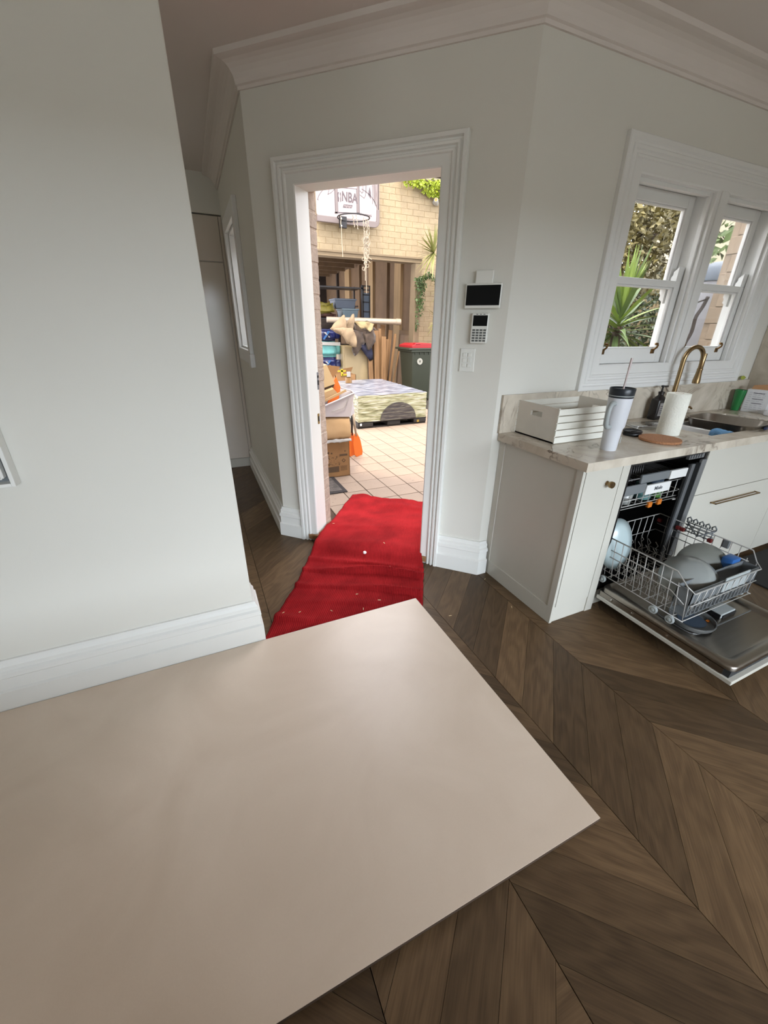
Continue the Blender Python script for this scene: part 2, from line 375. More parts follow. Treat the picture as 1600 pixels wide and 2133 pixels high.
# skirting boards
def pb(h, t): return [(0,0), (t,0), (t,h*.44), (t*.72,h*.47), (t*.7,h*.68), (t*.9,h*.71), (t*.86,h*.79), (t*.55,h*.82), (t*.6,h*.9), (t*.35,h*.95), (t*.3,h), (0,h)]
b1 = pb(.225, .04)
def w1pt(u, d=0): return (CX+u*s2+d*s2, CY-u*s2+d*s2)
struct(MB().sweep([(X3, YP-.02), (X3, Y3), w1pt(-1.29)], b1, side=-1).obj('baseboard_passage', 'gloss_white'), 'tall moulded white skirting board in the passage')
struct(MB().sweep([w1pt(-.258), (CX, CY), (CX+.05, CY)], b1, side=-1).obj('baseboard_door', 'gloss_white'), 'short moulded skirting board between doorway and cupboard')
struct(MB().sweep([(XL, W0Y), (W0X, W0Y), (W0X, W0Y+.16)], pb(.245, .034), side=-1).obj('baseboard_left', 'gloss_white'), 'tall moulded white skirting board on the left wall')

# door lining and architrave
dr = frame('door_1', (CX, CY, 0), R(-45), 'white doorway without its door, moulded architrave all round')
g = MB(); g.box(D0-.02, D0, -.002, .13, .03, DH+.02); g.obj('jamb', 'satin_white', dr)
g = MB(); g.box(D1, D1+.02, -.002, .13, .03, DH+.02); g.obj('jamb', 'satin_white', dr)
g = MB(); g.box(D0, D1, -.002, .13, DH, DH+.02); g.obj('door_head', 'satin_white', dr)
pa = [(-.006, 0), (-.006, .016), (0, .02), (.042, .021), (.046, .03), (.054, .032), (.058, .024), (.066, .024), (.07, .036), (.08, .038), (.084, .03), (.092, .03), (.096, .044), (.112, .044), (.116, .036), (.116, 0)]
def casing(g, x0, x1, z0, z1, prof, bottom=False, y=0.0):
    """architrave round an opening in the local xz plane, standing out to -y"""
    def ring(o, p):
        P = [(x0-o, -p+y, z0-(o if bottom else 0)), (x0-o, -p+y, z1+o), (x1+o, -p+y, z1+o), (x1+o, -p+y, z0-(o if bottom else 0))]
        return [g.b.verts.new(q) for q in P]
    rows = [ring(o, p) for o, p in prof]; k = len(rows)
    for j in range(k-1 if not bottom else k):
        A, B = rows[j], rows[(j+1) % k]
        for i in range(3 if not bottom else 4):
            g.b.faces.new([A[i], A[(i+1)%4], B[(i+1)%4], B[i]])
    if not bottom:
        g.b.faces.new([r[0] for r in rows]); g.b.faces.new([r[3] for r in rows])
g = MB(); casing(g, D0, D1, 0.0, DH, pa); g.obj('architrave', 'gloss_white', dr)
mat('brass_plate', rgb(190, 160, 100), 0.3, 1.0, var=.05)
mat('steel_plate', rgb(150, 150, 155), 0.35, 1.0, var=.05)
g = MB(); g.prism(rrect(-.012, .012, -.035, .035, .004), (0,1,0), (0,0,1), (.002,0,0), (D0, .105, .885)); pl = g.obj('strike_plate', 'brass_plate', dr)
MB().box(D0+.0015, D0+.0035, .098, .112, .868, .902).obj('latch_hole', 'dark_gap', pl)
g = MB(); g.prism(rrect(-.010, .010, -.055, .055, .003), (0,1,0), (0,0,1), (.002,0,0), (D0, .125, 1.13)); pl = g.obj('lock_plate', 'steel_plate', dr)
MB().box(D0+.0015, D0+.0035, .118, .131, 1.105, 1.135).obj('latch_hole', 'dark_gap', pl); MB().box(D0+.0015, D0+.0035, .118, .131, 1.15, 1.165).obj('latch_hole', 'dark_gap', pl)
# threshold
mat('raw_timber', rgb(150, 112, 74), 0.8, var=.25, scale=14, stretch=(1, 6, 1), bump=.3)
g = MB(); g.box(D0-.06, D1+.04, -.035, .24, .012, .05)
sl = g.obj('trim_2', 'raw_timber', loc=(CX, CY, 0), rot=(0,0,R(-45)), bevel=.003); struct(sl, 'rough timber sill under the red carpet')
g = MB(); g.box(D0-.02, D1+.02, .04, .235, 0, .012); g.obj('sill_packer', 'dark_gap', sl)

# ---------------------------------------------------------------- floor of chevron planks
PX0, PW, PP, PK = 0.157-.436*0, .436, .176, .0
fl = frame('floor', (0,0,0), 0, 'dark oak chevron parquet floor')
MB().prism([(XL, YB-.14), (XR, YB-.14), (XR, CY+.05), (CX, CY+.05), (X3+.05, Y3+.05), (X3+.05, YP+.7), (XL, YP+.7)], (1,0,0), (0,1,0), (0,0,.03), (0,0,-.045)).obj('subfloor', 'dark_gap', fl)
def clip(poly, f):
    out = []
    for i in range(len(poly)):
        a, b = poly[i], poly[(i+1)%len(poly)]; fa, fb = f(a), f(b)
        if fa <= 0: out.append(a)
        if (fa < 0 < fb) or (fb < 0 < fa):
            t = fa/(fa-fb); out.append((a[0]+(b[0]-a[0])*t, a[1]+(b[1]-a[1])*t))
    return out
def area2(p): return abs(sum(p[i][0]*p[(i+1)%len(p)][1]-p[(i+1)%len(p)][0]*p[i][1] for i in range(len(p))))/2 if len(p) > 2 else 0
HP = [lambda p: p[1]-(CY+.04), lambda p: p[0]-(X3+.04), lambda p: (p[0]-CX)*s2+(p[1]-CY)*s2-.035]
rest = MB(); cnt = 0
def plank(poly, ang, asone):
    global cnt
    c = (sum(p[0] for p in poly)/len(poly), sum(p[1] for p in poly)/len(poly))
    # shrink for the joint
    n = len(poly); A = area2(poly)
    q = []
    for x, y in poly:
        d = Vector((c[0]-x, c[1]-y)); q.append((x+d.x*.0055, y+d.y*.009))
    if asone:
        rest.prism(q, (1,0,0), (0,1,0), (0,0,.014), (0,0,-.0145)); return
    ca, sa = math.cos(-ang), math.sin(-ang)
    loc = [((x-c[0])*ca-(y-c[1])*sa, (x-c[0])*sa+(y-c[1])*ca) for x, y in q]
    t = random.uniform(-.0004, .0004)
    g = MB(); g.prism(loc, (1,0,0), (0,1,0), (0,0,.014), (0,0,-.014+t))
    g.obj('plank', 'oak_plank', fl, loc=(c[0], c[1], 0), rot=(0,0,ang)); cnt += 1
todo = []
for k in range(-9, 9):
    xa = .157+k*PW; xb = xa+PW; up = (k % 2 == 0)
    for j in range(-40, 50):
        if up:
            ya = xa+.157+j*PP; poly = [(xa, ya), (xb, ya+PW), (xb, ya+PW+PP), (xa, ya+PP)]
        else:
            ya = .105-xa+j*PP; poly = [(xa, ya), (xb, ya-PW), (xb, ya-PW+PP), (xa, ya+PP)]
        c = (sum(p[0] for p in poly)/4, sum(p[1] for p in poly)/4)
        if c[0] < XL or c[0] > XR or c[1] < YB or c[1] > YP+.6: continue
        poly = clip(clip(poly, lambda p: p[0]-XR), lambda p: XL-p[0])
        best = max((clip(poly, h) for h in HP), key=area2)
        if area2(best) < .004: continue
        todo.append((best, R(45) if up else R(-45), c))
def seen(c):
    x, y = c
    v = Vector((x, y, 0))-Vector((0, 0, CAM_H)); zc = v.dot(_F)
    if zc < .2: return False
    px = 800+830*v.dot(_rr)/zc; py = 1066-830*v.dot(_uu)/zc
    if not (-150 < px < 1750 and -100 < py < 2350): return False
    if x < .5 and y > W0Y+.1 and x < .02: return False
    if -1.2 < x < .7 and .62 < y < 1.5: return False       # under the big board
    return True
todo.sort(key=lambda t: (not seen(t[2]), (t[2][0]-.6)**2+(t[2][1]-.6)**2))
for i, (p, a, c) in enumerate(todo):
    plank(p, a, not (i < 295 and seen(c)))
o = rest.obj('plank', 'oak_plank', fl); o['kind'] = 'stuff'

# ---------------------------------------------------------------- big beige board
bd = MB(); bd.box(-1.7, .961, .399, 1.658, .0185, .021)
bo = tag(bd.obj('floor_protection_board', 'beige_board'), 'huge beige rectangular board laid flat over the wooden floor', 'board')
mat('board_edge', rgb(70, 52, 38), 0.8, var=.1)
g = MB(); g.box(-1.7, .9608, .3993, 1.658, .002, .0184); g.obj('backing_board', 'board_edge', bo)

# ---------------------------------------------------------------- red carpet
def carpet_material():
    m = bpy.data.materials.new('red_carpet'); m.use_nodes = True; MATS['red_carpet'] = m
    n = m.node_tree; p = n.nodes['Principled BSDF']; L = n.links.new
    uv = n.nodes.new('ShaderNodeUVMap'); tc = n.nodes.new('ShaderNodeTexCoord')
    wv = n.nodes.new('ShaderNodeTexWave'); wv.wave_type = 'BANDS'; wv.bands_direction = 'X'; wv.inputs['Scale'].default_value = 24; wv.inputs['Distortion'].default_value = 1.2; wv.inputs['Detail Scale'].default_value = 6
    L(uv.outputs[0], wv.inputs['Vector'])
    a = n.nodes.new('ShaderNodeTexNoise'); a.inputs['Scale'].default_value = 5; a.inputs['Detail'].default_value = 5; L(tc.outputs['Object'], a.inputs['Vector'])
    b = n.nodes.new('ShaderNodeTexNoise'); b.inputs['Scale'].default_value = 260; b.inputs['Detail'].default_value = 2; L(tc.outputs['Object'], b.inputs['Vector'])
    cr = n.nodes.new('ShaderNodeValToRGB'); cr.color_ramp.elements[0].position = 0.35; cr.color_ramp.elements[1].position = 0.7
    cr.color_ramp.elements[0].color = rgb(150, 26, 30); cr.color_ramp.elements[1].color = rgb(192, 40, 44); L(a.outputs['Fac'], cr.inputs[0])
    mx = n.nodes.new('ShaderNodeMixRGB'); mx.blend_type = 'MULTIPLY'; mx.inputs[0].default_value = .4; L(cr.outputs[0], mx.inputs[1]); L(b.outputs['Fac'], mx.inputs[2])
    m2 = n.nodes.new('ShaderNodeMixRGB'); m2.blend_type = 'MULTIPLY'; m2.inputs[0].default_value = .3; L(mx.outputs[0], m2.inputs[1]); L(wv.outputs[0], m2.inputs[2])
    L(m2.outputs[0], p.inputs['Base Color']); p.inputs['Roughness'].default_value = 0.95; p.inputs['Specular IOR Level'].default_value = .1
    s = n.nodes.new('ShaderNodeMath'); s.operation = 'ADD'; L(wv.outputs['Fac'], s.inputs[0]); L(b.outputs['Fac'], s.inputs[1])
    bp = n.nodes.new('ShaderNodeBump'); bp.inputs['Strength'].default_value = .5; bp.inputs['Distance'].default_value = 0.004; L(s.outputs[0], bp.inputs['Height']); L(bp.outputs[0], p.inputs['Normal'])
carpet_material()
CARPET_ROWS = [((0.048, 1.56, 0.004), (0.757, 1.209, 0.004)), ((0.17, 1.805, 0.004), (0.87, 1.408, 0.004)), ((0.262, 1.948, 0.004), (0.944, 1.541, 0.004)), ((0.354, 2.085, 0.004), (1.022, 1.68, 0.004)), ((0.432, 2.23, 0.006), (1.115, 1.84, 0.006)), ((0.519, 2.38, 0.012), (1.171, 1.941, 0.012)), ((0.574, 2.459, 0.062), (1.207, 2.037, 0.062)), ((0.657, 2.59, 0.062), (1.331, 2.239, 0.062)), ((0.792, 2.763, 0.05), (1.457, 2.417, 0.05)), ((0.976, 3.054, 0.01), (1.619, 2.675, 0.01)), ((1.181, 3.333, 0.004), (1.753, 2.881, 0.004))]
def carpet():
    rows = CARPET_ROWS
    Lc = catmull([r[0] for r in rows], 20); Rc = catmull([r[1] for r in rows], 20)
    N = len(Lc); nu = 44; g = MB(); uvs = {}
    folds = [(f*20, h, wn_, wf_) for f, h, wn_, wf_ in ((1.05, .026, 1.0, 4.5), (2.1, .012, 1.8, 5.0), (3.0, .034, .8, 4.5), (4.0, .048, .7, 5.0), (4.75, .016, 1.6, 4.0), (6.2, .010, 4, 5), (7.6, .012, 3, 5), (9.3, .012, 3, 4))]
    V = []
    for j in range(N):
        row = []
        for i in range(nu+1):
            u = i/nu; p = Lc[j].lerp(Rc[j], u)
            z = p.z
            jj = j+1.6*math.sin(u*6+1)+1.4*noise.noise((u*3, j*.03, 2))
            cap = p.x < .99 and p.y < 1.70
            for f, h, wn_, wf_ in folds:
                d = (jj-f)/(wn_ if jj < f else wf_)
                z += h*math.exp(-d*d)*(.75+.4*math.sin(u*5+f))
            z += .003*noise.noise((p.x*9, p.y*9, 0))
            e = 0
            if j > N-22: 
                e = (j-(N-22))/21*(.05*noise.noise((u*5, 3, 1))+.02*math.sin(u*9))
                z += (j-(N-22))/21*.025*abs(noise.noise((u*4, 1, 8)))
            q = Vector((p.x+e*.6, p.y+e, min(max(z, .0)+.0035, .0125 if cap else 9)))
            if i in (0, nu): q.x += .006*noise.noise((j*.22, i, 5)); 
            row.append(g.b.verts.new(q)); uvs[row[-1]] = (u, j/N*1.9)
        V.append(row)
    ul = g.b.loops.layers.uv.new('UVMap')
    for j in range(N-1):
        for i in range(nu):
            f = g.b.faces.new([V[j][i], V[j][i+1], V[j+1][i+1], V[j+1][i]])
            for l in f.loops: l[ul].uv = uvs[l.vert]
    return tag(g.obj('red_carpet', 'red_carpet', smooth=True, solid=.006), 'wrinkled red ribbed carpet runner through the doorway', 'carpet')
carpet_obj = carpet()

# ================================================================ windows
mat('sash_white', rgb(224, 224, 222), 0.4, var=0.012, scale=5, bump=0.01, bscale=90)
mat('brass', rgb(150, 126, 92), 0.27, 1.0, var=.06, scale=20)
mat('aged_brass', rgb(120, 92, 58), 0.4, 1.0, var=.1, scale=30)
wn = frame('window_1', (0, 0, 0), 0, 'pair of white timber double hung sash windows over the sink')
pw = [(a_, b_*.65) for a_, b_ in [(-.004, 0), (-.004, .014), (.004, .02), (.05, .021), (.054, .03), (.064, .032), (.068, .024), (.078, .024), (.084, .036), (.098, .036), (.102, .028), (.112, .03), (.118, .042), (.138, .042), (.143, .034), (.143, 0)]]
g = MB(); casing(g, WX0, WX1-.012, WZ0+.045, WZ1, [(o, p) for o, p in pw], bottom=True, y=CY); g.obj('casing', 'sash_white', wn)
g = MB(); g.box(WX0-.02, WX0+.008, CY-.004, CY+.15, WZ0, WZ1+.02); g.box(WX1-.02, WX1+.02, CY-.004, CY+.15, WZ0, WZ1+.02); g.box(WX0, WX1, CY-.004, CY+.15, WZ1-.005, WZ1+.02); g.box(WX0, WX1, CY-.004, CY+.18, WZ0, WZ0+.045)
for xa, xb in ((WX0+.008, WX0+.02), (WX1-.034, WX1-.02)): g.box(xa, xb, CY+.02, CY+.045, WZ0+.045, WZ1)
g.box(WX0, WX1, CY+.02, CY+.045, WZ1-.022, WZ1-.005)
g.obj('window_frame', 'sash_white', wn)
g = MB(); g.box(WMX0, WMX1, CY-.012, CY+.15, WZ0+.04, WZ1); g.box(WMX0+.03, WMX1-.03, CY-.02, CY, WZ0+.04, WZ1)
for xa, xb in ((WMX0-.014, WMX0), (WMX1, WMX1+.014)): g.box(xa, xb, CY+.012, CY+.04, WZ0+.045, WZ1)
g.obj('mullion', 'sash_white', wn, bevel=.003)
ZM = 1.715
def sash(x0, x1, z0, z1, y, st, rb, rt, horn):
    g = MB(); t = .036
    g.box(x0, x0+st, y, y+t, z0, z1); g.box(x1-st, x1, y, y+t, z0, z1); g.box(x0+st, x1-st, y, y+t, z0, z0+rb); g.box(x0+st, x1-st, y, y+t, z1-rt, z1)
    b = .010                                    # inner bead
    for a in ((x0+st, x0+st+b, z0+rb, z1-rt), (x1-st-b, x1-st, z0+rb, z1-rt)): g.box(a[0], a[1], y+.008, y+t-.008, a[2], a[3])
    g.box(x0+st, x1-st, y+.008, y+t-.008, z0+rb, z0+rb+b); g.box(x0+st, x1-st, y+.008, y+t-.008, z1-rt-b, z1-rt)
    s = g.obj('sash', 'sash_white', wn, bevel=.003)
    for xx in (x0, x1-st):
        h = MB()
        if horn == 'up': pts = [(0, 0), (t, 0), (t, .02), (t*.75, .035), (t*.8, .05), (t*.35, .062), (.0, .075)]; o = (xx, y, z1)
        else: pts = [(0, 0), (t, 0), (t, -.02), (t*.75, -.035), (t*.85, -.055), (t*.35, -.068), (0, -.08)]; o = (xx, y, z0)
        h.prism(pts, (0,1,0), (0,0,1), (st, 0, 0), o); h.obj('sash_horn', 'sash_white', s)
    MB().box(x0+st-.003, x1-st+.003, y+t*.5-.002, y+t*.5+.002, z0+rb-.003, z1-rt+.003).obj('pane', 'window_glass', s)
    return s
for xa, xb in ((WX0+.022, WMX0-.006), (WMX1+.006, WX1-.024)):
    lo = sash(xa, xb, WZ0+.047, ZM+.018, CY+.05, .052, .085, .036, 'up')
    sash(xa, xb, ZM-.022, WZ1-.006, CY+.10, .052, .036, .06, 'down')
    for f in (.09, .84):
        x = xa+(xb-xa)*f; z = WZ0+.047+.07
        h = MB(); h.bbox(x-.018, x+.018, CY+.047, CY+.051, z-.016, z+.012, .001, seg=1)
        h.tube([(x, CY+.048, z+.008), (x, CY+.038, z+.012), (x, CY+.026, z+.022), (x, CY+.022, z+.034), (x, CY+.030, z+.042)], .006, 8)
        h.lathe([(.001, -.012), (.007, -.010), (.0075, 0), (.007, .010), (.001, .012)], 10, (0,0,0), Matrix.Translation((x, CY+.032, z+.042)) @ Matrix.Rotation(R(90), 4, 'Y'))
        h.obj('sash_lift', 'aged_brass', lo, smooth=True, angle=50)
# narrow passage window
w2 = frame('window_2', (0, 0, 0), 0, 'narrow white window in the passage wall')
g = MB()
for a in ((PY0, PY0+.015, PZ0, PZ1), (PY1-.015, PY1, PZ0, PZ1)): g.box(X3+.001, X3+.21, a[0], a[1], a[2], a[3])
g.box(X3+.001, X3+.21, PY0, PY1, PZ0, PZ0+.015); g.box(X3+.001, X3+.21, PY0, PY1, PZ1-.015, PZ1); g.obj('window_reveal', 'sash_white', w2)
g = MB()
for a in ((PY0-.1, PY0, PZ0-.1, PZ1+.1), (PY1, PY1+.1, PZ0-.1, PZ1+.1), (PY0, PY1, PZ1, PZ1+.1), (PY0, PY1, PZ0-.1, PZ0)): g.box(X3-.03, X3, *a)
g.box(X3-.036, X3, PY0-.13, PY0-.02, PZ0-.12, PZ0-.02)
g.obj('casing', 'sash_white', w2, bevel=.004)
g = MB(); y0, y1 = PY0+.016, PY1-.016
for a in ((y0, y0+.05, PZ0+.016, PZ1-.016), (y1-.05, y1, PZ0+.016, PZ1-.016), (y0, y1, PZ0+.016, PZ0+.07), (y0, y1, PZ1-.07, PZ1-.016), (y0, y1, 1.70, 1.735)): g.box(X3+.14, X3+.175, *a)
sh = g.obj('sash', 'sash_white', w2, bevel=.002)
MB().box(X3+.155, X3+.159, y0+.04, y1-.04, PZ0+.06, PZ1-.06).obj('pane', 'window_glass', sh)

# ================================================================ tall cupboards at the end of the passage
mat('pantry_gloss', rgb(206, 196, 184), 0.16, var=.012, scale=3, coat=.3)
t = thing('pantry_cupboard', 'tall glossy white pantry cupboard at the dark end of the passage', 'cupboard', (0, YP, 0))
g = MB(); g.box(-1.0, X3-.002, .022, .6, .1, 2.36); g.box(-1.0, X3-.002, .05, .6, 0, .1); g.obj('carcass', 'pantry_gloss', t)
for xa, xb in ((-.985, -.40), (-.395, .405)):
    g = MB(); g.bbox(xa, xb, 0, .02, .105, 1.995, .003); g.obj('door', 'pantry_gloss', t)
    g = MB(); g.bbox(xa, xb, 0, .02, 2.003, 2.355, .003); g.obj('upper_door', 'pantry_gloss', t)
g = MB(); g.box(.41, X3-.003, .004, .02, .105, 2.355); g.obj('filler_strip', 'pantry_gloss', t)
g = MB(); g.box(-.985, X3-.003, .012, .05, .002, .1); g.obj('plinth', 'cabinet_white', t)

# ================================================================ kitchen run
FY = 1.195; WT = .92; WU = .878
NX0, NX1 = 1.853, 2.484          # dishwasher niche
t = thing('end_cabinet', 'narrow white end cabinet with a round brass knob beside the dishwasher', 'cabinet', (0, 0, 0))
g = MB(); g.box(1.552, 1.80, FY+.02, 1.778, .0, WU-.001); g.box(1.80, NX0, FY, 1.778, .0, WU-.001); g.obj('carcass', 'cabinet_white', t)
ep = MB(); ep.box(1.54, 1.552, FY+.0, 1.779, .0, WU-.001)
for a in ((FY-.0, FY+.035, 0, WU-.001), (1.735, 1.779, 0, WU-.001), (FY+.035, 1.735, 0, .095)): ep.box(1.534, 1.540, *a)
ep.obj('end_panel', 'cabinet_white', t, bevel=.001)
d = MB(); d.bbox(1.556, 1.797, FY-.001, FY+.0185, .1, WU-.004, .0025); dd = d.obj('door', 'cabinet_white', t)
MB().box(1.54, 1.80, FY+.006, FY+.02, 0.0, .097).obj('plinth', 'cabinet_white', t)
k = MB(); k.lathe([(.012, 0), (.009, .004), (.008, .014), (.015, .018), (.0165, .021), (.0165, .032), (.015, .034), (0.001, .034)], 20, (0,0,0), Matrix.Translation((1.709, FY-.001, .79)) @ Matrix.Rotation(R(90), 4, 'X'))
k.obj('knob', 'brass', dd, smooth=True, angle=40)
# drawer cabinet
t = thing('sink_cabinet', 'white sink cabinet with wide drawer and long brass pull', 'cabinet', (0, 0, 0))
g = MB(); g.box(NX1, 2.50, FY+.02, 1.778, .03, WU-.001); g.box(3.405, 3.425, FY+.02, 1.778, .03, WU-.001); g.box(2.5, 3.405, FY+.02, 1.778, .03, .05); g.box(2.5, 3.405, 1.76, 1.778, .03, WU-.001); g.obj('carcass', 'cabinet_white', t)
MB().bbox(NX1+.001, 3.424, FY-.001, FY+.0195, .602, WU-.004, .0025).obj('apron_panel', 'cabinet_white', t)
dr_ = MB().bbox(NX1+.001, 3.424, FY-.001, FY+.0195, .035, .598, .0025).obj('drawer', 'cabinet_white', t)
g = MB(); zz = .53
g.bbox(2.672, 3.142, FY-.034, FY-.026, zz-.004, zz+.004, .002); g.bbox(2.672, 3.142, FY-.012, FY-.001, zz-.004, zz+.002, .002)
for x in (2.672, 3.134): g.bbox(x, x+.008, FY-.034, FY-.001, zz-.004, zz+.004, .002)
g.obj('pull_handle', 'brass', dr_)
t = thing('corner_cabinet', 'white cabinet with a plain door right of the sink drawer', 'cabinet', (0, 0, 0))
MB().box(3.428, XR-.003, FY+.02, 1.778, .03, WU-.001).obj('carcass', 'cabinet_white', t)
MB().bbox(3.429, XR-.005, FY-.001, FY+.0195, .035, WU-.004, .0025).obj('door', 'cabinet_white', t)
# worktop and upstand
SX0, SX1, SY0, SY1 = 2.60, 3.44, 1.272, 1.64
t = thing('worktop', 'veined cream marble worktop along the kitchen cabinets', 'worktop', (0, 0, 0))
g = MB()
g.prism([(1.512, 1.165), (SX0, 1.165), (SX0, 1.778), (1.512, 1.778)], (1,0,0), (0,1,0), (0,0,WT-WU), (0,0,WU))
g.box(SX1, XR-.004, 1.165, 1.778, WU, WT); g.box(SX0, SX1, 1.165, SY0, WU, WT); g.box(SX0, SX1, SY1, 1.778, WU, WT)
g.obj('slab', 'marble', t)
tag(MB().box(1.505, XR-.02, 1.763, 1.779, WT+.0005, 1.128).obj('splashback', 'marble', bevel=.001), 'low marble splashback strip under the kitchen window', 'splashback')
tag(MB().box(XR-.018, XR-.002, 1.165, 1.779, WT+.0005, 1.55).obj('splashback', 'marble', bevel=.001), 'taller marble splashback on the side wall at right', 'splashback')
# sink
mat('ceramic', rgb(232, 230, 228), 0.12, var=.01, coat=.4)
t = thing('sink', 'white ceramic double bowl sink set in the marble worktop', 'sink', (0, 0, 0))
g = MB(); a, b, c, d_ = SX0-.001, SX1+.001, SY0-.001, SY1+.001; zt, zb = .904, .70
a, b, c, d_ = SX0+.002, SX1-.002, SY0+.002, SY1-.002
g.box(a, b, c, d_, zb, zb+.02); g.box(a, a+.022, c, d_, zb, zt); g.box(b-.022, b, c, d_, zb, zt); g.box(a, b, c, c+.022, zb, zt); g.box(a, b, d_-.022, d_, zb, zt); g.box(2.845, 2.872, c, d_, zb, zt-.006)
g.obj('basin', 'ceramic', t, bevel=.006)
mat('chrome', rgb(205, 205, 205), 0.12, 1.0, var=.02)
for x in (2.73, 3.15): MB().lathe([(.04, 0), (.04, .004), (.028, .006), (.001, .003)], 18, (x, 1.45, zb+.02)).obj('drain', 'chrome', t, smooth=True)
# taps
t = thing('kitchen_tap', 'tall brass gooseneck kitchen tap behind the sink', 'tap', (2.862, 1.70, WT))
g = MB(); g.lathe([(.027, 0), (.027, .01), (.02, .014), (.0165, .05), (.0145, .06)], 20)
g.tube([(0,0,.05), (0,0,.30)]+[(.08-.08*math.cos(R(a)), -.02*(1-math.cos(R(a)))/2, .365+.08*math.sin(R(a))) for a in range(0, 181, 12)]+[(.163, -.022, .34)], .0135, 14)
g.obj('neck', 'brass', t, smooth=True, angle=50)
g = MB(); g.lathe([(.0145, .09), (.0145, 0), (.017, -.004), (.017, -.01), (.0155, -.014), (.022, -.075), (.0225, -.092), (.019, -.095), (.001, -.095)], 18, (.163, -.022, .315)); g.obj('spray_head', 'brass', t, smooth=True, angle=40)
g = MB(); g.tube([(.012, 0, .075), (.05, -.01, .085)], .006, 8); g.lathe([(.0085, -.02), (.0085, .02)], 12, (.05, -.01, .085), None); g.obj('lever', 'brass', t, smooth=True, angle=50)
t = thing('filter_tap', 'low brass side spout beside the gooseneck tap', 'tap', (3.02, 1.71, WT))
g = MB(); g.lathe([(.02, 0), (.02, .006), (.011, .01), (.01, .055), (.014, .06), (.014, .075), (.001, .077)], 16); g.tube([(0,0,.06), (.05, -.02, .062), (.065, -.026, .05)], .007, 8); g.obj('spout', 'brass', t, smooth=True, angle=50)

# ================================================================ dishwasher
mat('stainless', rgb(150, 143, 134), 0.3, 1.0, var=.05, scale=3, stretch=(1, 12, 1))
mat('stainless_dark', rgb(58, 56, 56), 0.4, .8, var=.08, scale=8)
mat('steel_strip', rgb(128, 130, 132), 0.42, .55, var=.06, scale=6)
mat('grey_seal', rgb(40, 42, 44), 0.7)
mat('wire_grey', rgb(168, 166, 162), 0.35, .2, var=.04)
mat('wire_dark', rgb(92, 90, 90), 0.4, .2, var=.04)
mat('grey_plastic', rgb(110, 114, 116), 0.45, var=.04)
mat('light_grey_plastic', rgb(160, 166, 166), 0.4, var=.04)
mat('maroon_plastic', rgb(110, 34, 32), 0.5, var=.05)
mat('black_plastic', rgb(22, 22, 24), 0.4, var=.1)
mat('white_plastic', rgb(222, 222, 220), 0.4, var=.02)
dw = thing('dishwasher', 'open built-in dishwasher with its lower rack pulled out', 'dishwasher', (0, 0, 0))
g = MB(); y0, y1, z0, z1 = FY+.005, 1.76, .125, .862; x0, x1 = NX0+.003, NX1-.003
g.box(x0, x0+.018, y0, y1, z0, z1); g.box(x1-.018, x1, y0, y1, z0, z1); g.box(x0, x1, y1-.018, y1, z0, z1); g.box(x0, x1, y0, y1, z0, z0+.02); g.box(x0, x1, y0+.02, y1, z1-.02, z1)
g.obj('tub', 'stainless_dark', dw)
g = MB(); g.box(x1-.045, x1-.002, FY-.004, FY+.012, z0+.01, z1-.04); g.box(x1-.075, x1-.018, FY+.02, FY+.035, z0+.03, z1-.07); g.obj('front_strip', 'steel_strip', dw, bevel=.003)
g = MB(); g.box(x1-.05, x1-.044, FY-.002, FY+.02, z0+.02, z1-.06); g.box(x1-.09, x1-.076, FY+.022, FY+.034, z0+.03, z1-.07); g.obj('seal', 'grey_seal', dw)
g = MB(); g.box(x0, x1, FY, FY+.30, z1-.004, z1+.012); g.obj('top_cover', 'stainless_dark', dw)
g = MB(); g.box(x1-.16, x1-.03, FY+.004, FY+.02, z1-.03, z1-.001)
for i in range(5): g.box(x1-.15+i*.022, x1-.14+i*.022, FY-.001, FY+.006, z1-.026, z1-.006)
g.obj('vent', 'steel_strip', dw)
MB().box(NX0+.002, NX1-.002, FY+.03, FY+.045, .002, .118).obj('plinth', 'cabinet_white', dw)
# door lying open
g = MB(); g.bbox(NX0+.004, NX1-.004, .515, FY-.008, .085, .106, .003); do = g.obj('door', 'cabinet_white', dw)
g = MB(); g.box(x0+.012, x1-.012, .535, FY-.012, .1062, .14); g.obj('door_core', 'grey_seal', do)
g = MB(); g.box(x0+.006, x0+.0115, .56, FY-.02, .108, .138); g.obj('door_side_strip', 'stainless', do)
# inner liner: raised rim round a sunken panel with detergent recess
def rring(o): return rrect(x0+.008+o, x1-.008-o, .527+o, FY-.015-o*.2, .035, 4)
g = MB(); levels = [(0, .14), (0, .155), (.004, .163), (.012, .166), (.03, .166), (.04, .163), (.052, .150), (.058, .147)]
rows = [[g.b.verts.new((x, y, z)) for x, y in rring(o)] for o, z in levels]; n = len(rows[0])
for A, B in zip(rows, rows[1:]):
    for i in range(n): g.b.faces.new([A[i], A[(i+1)%n], B[(i+1)%n], B[i]])
g.b.faces.new(rows[-1]); g.obj('inner_liner', 'stainless', do, smooth=True, angle=60)
rc = MB(); P = rrect(x0+.09, x1-.035, .735, .93, .04, 4)
rc.prism([(x, y) for x, y in rrect(x0+.085, x1-.03, .73, .935, .045, 4)], (1,0,0), (0,1,0), (0,0,.002), (0,0,.147)); rc.obj('recess_rim', 'steel_strip', do, bevel=.001)
g = MB(); g.prism(P, (1,0,0), (0,1,0), (0,0,.001), (0,0,.1493)); g.obj('recess', 'stainless', do)
g = MB(); g.bbox(2.19, 2.31, .755, .815, .1505, .176, .003); ds = g.obj('detergent_dispenser', 'light_grey_plastic', do)
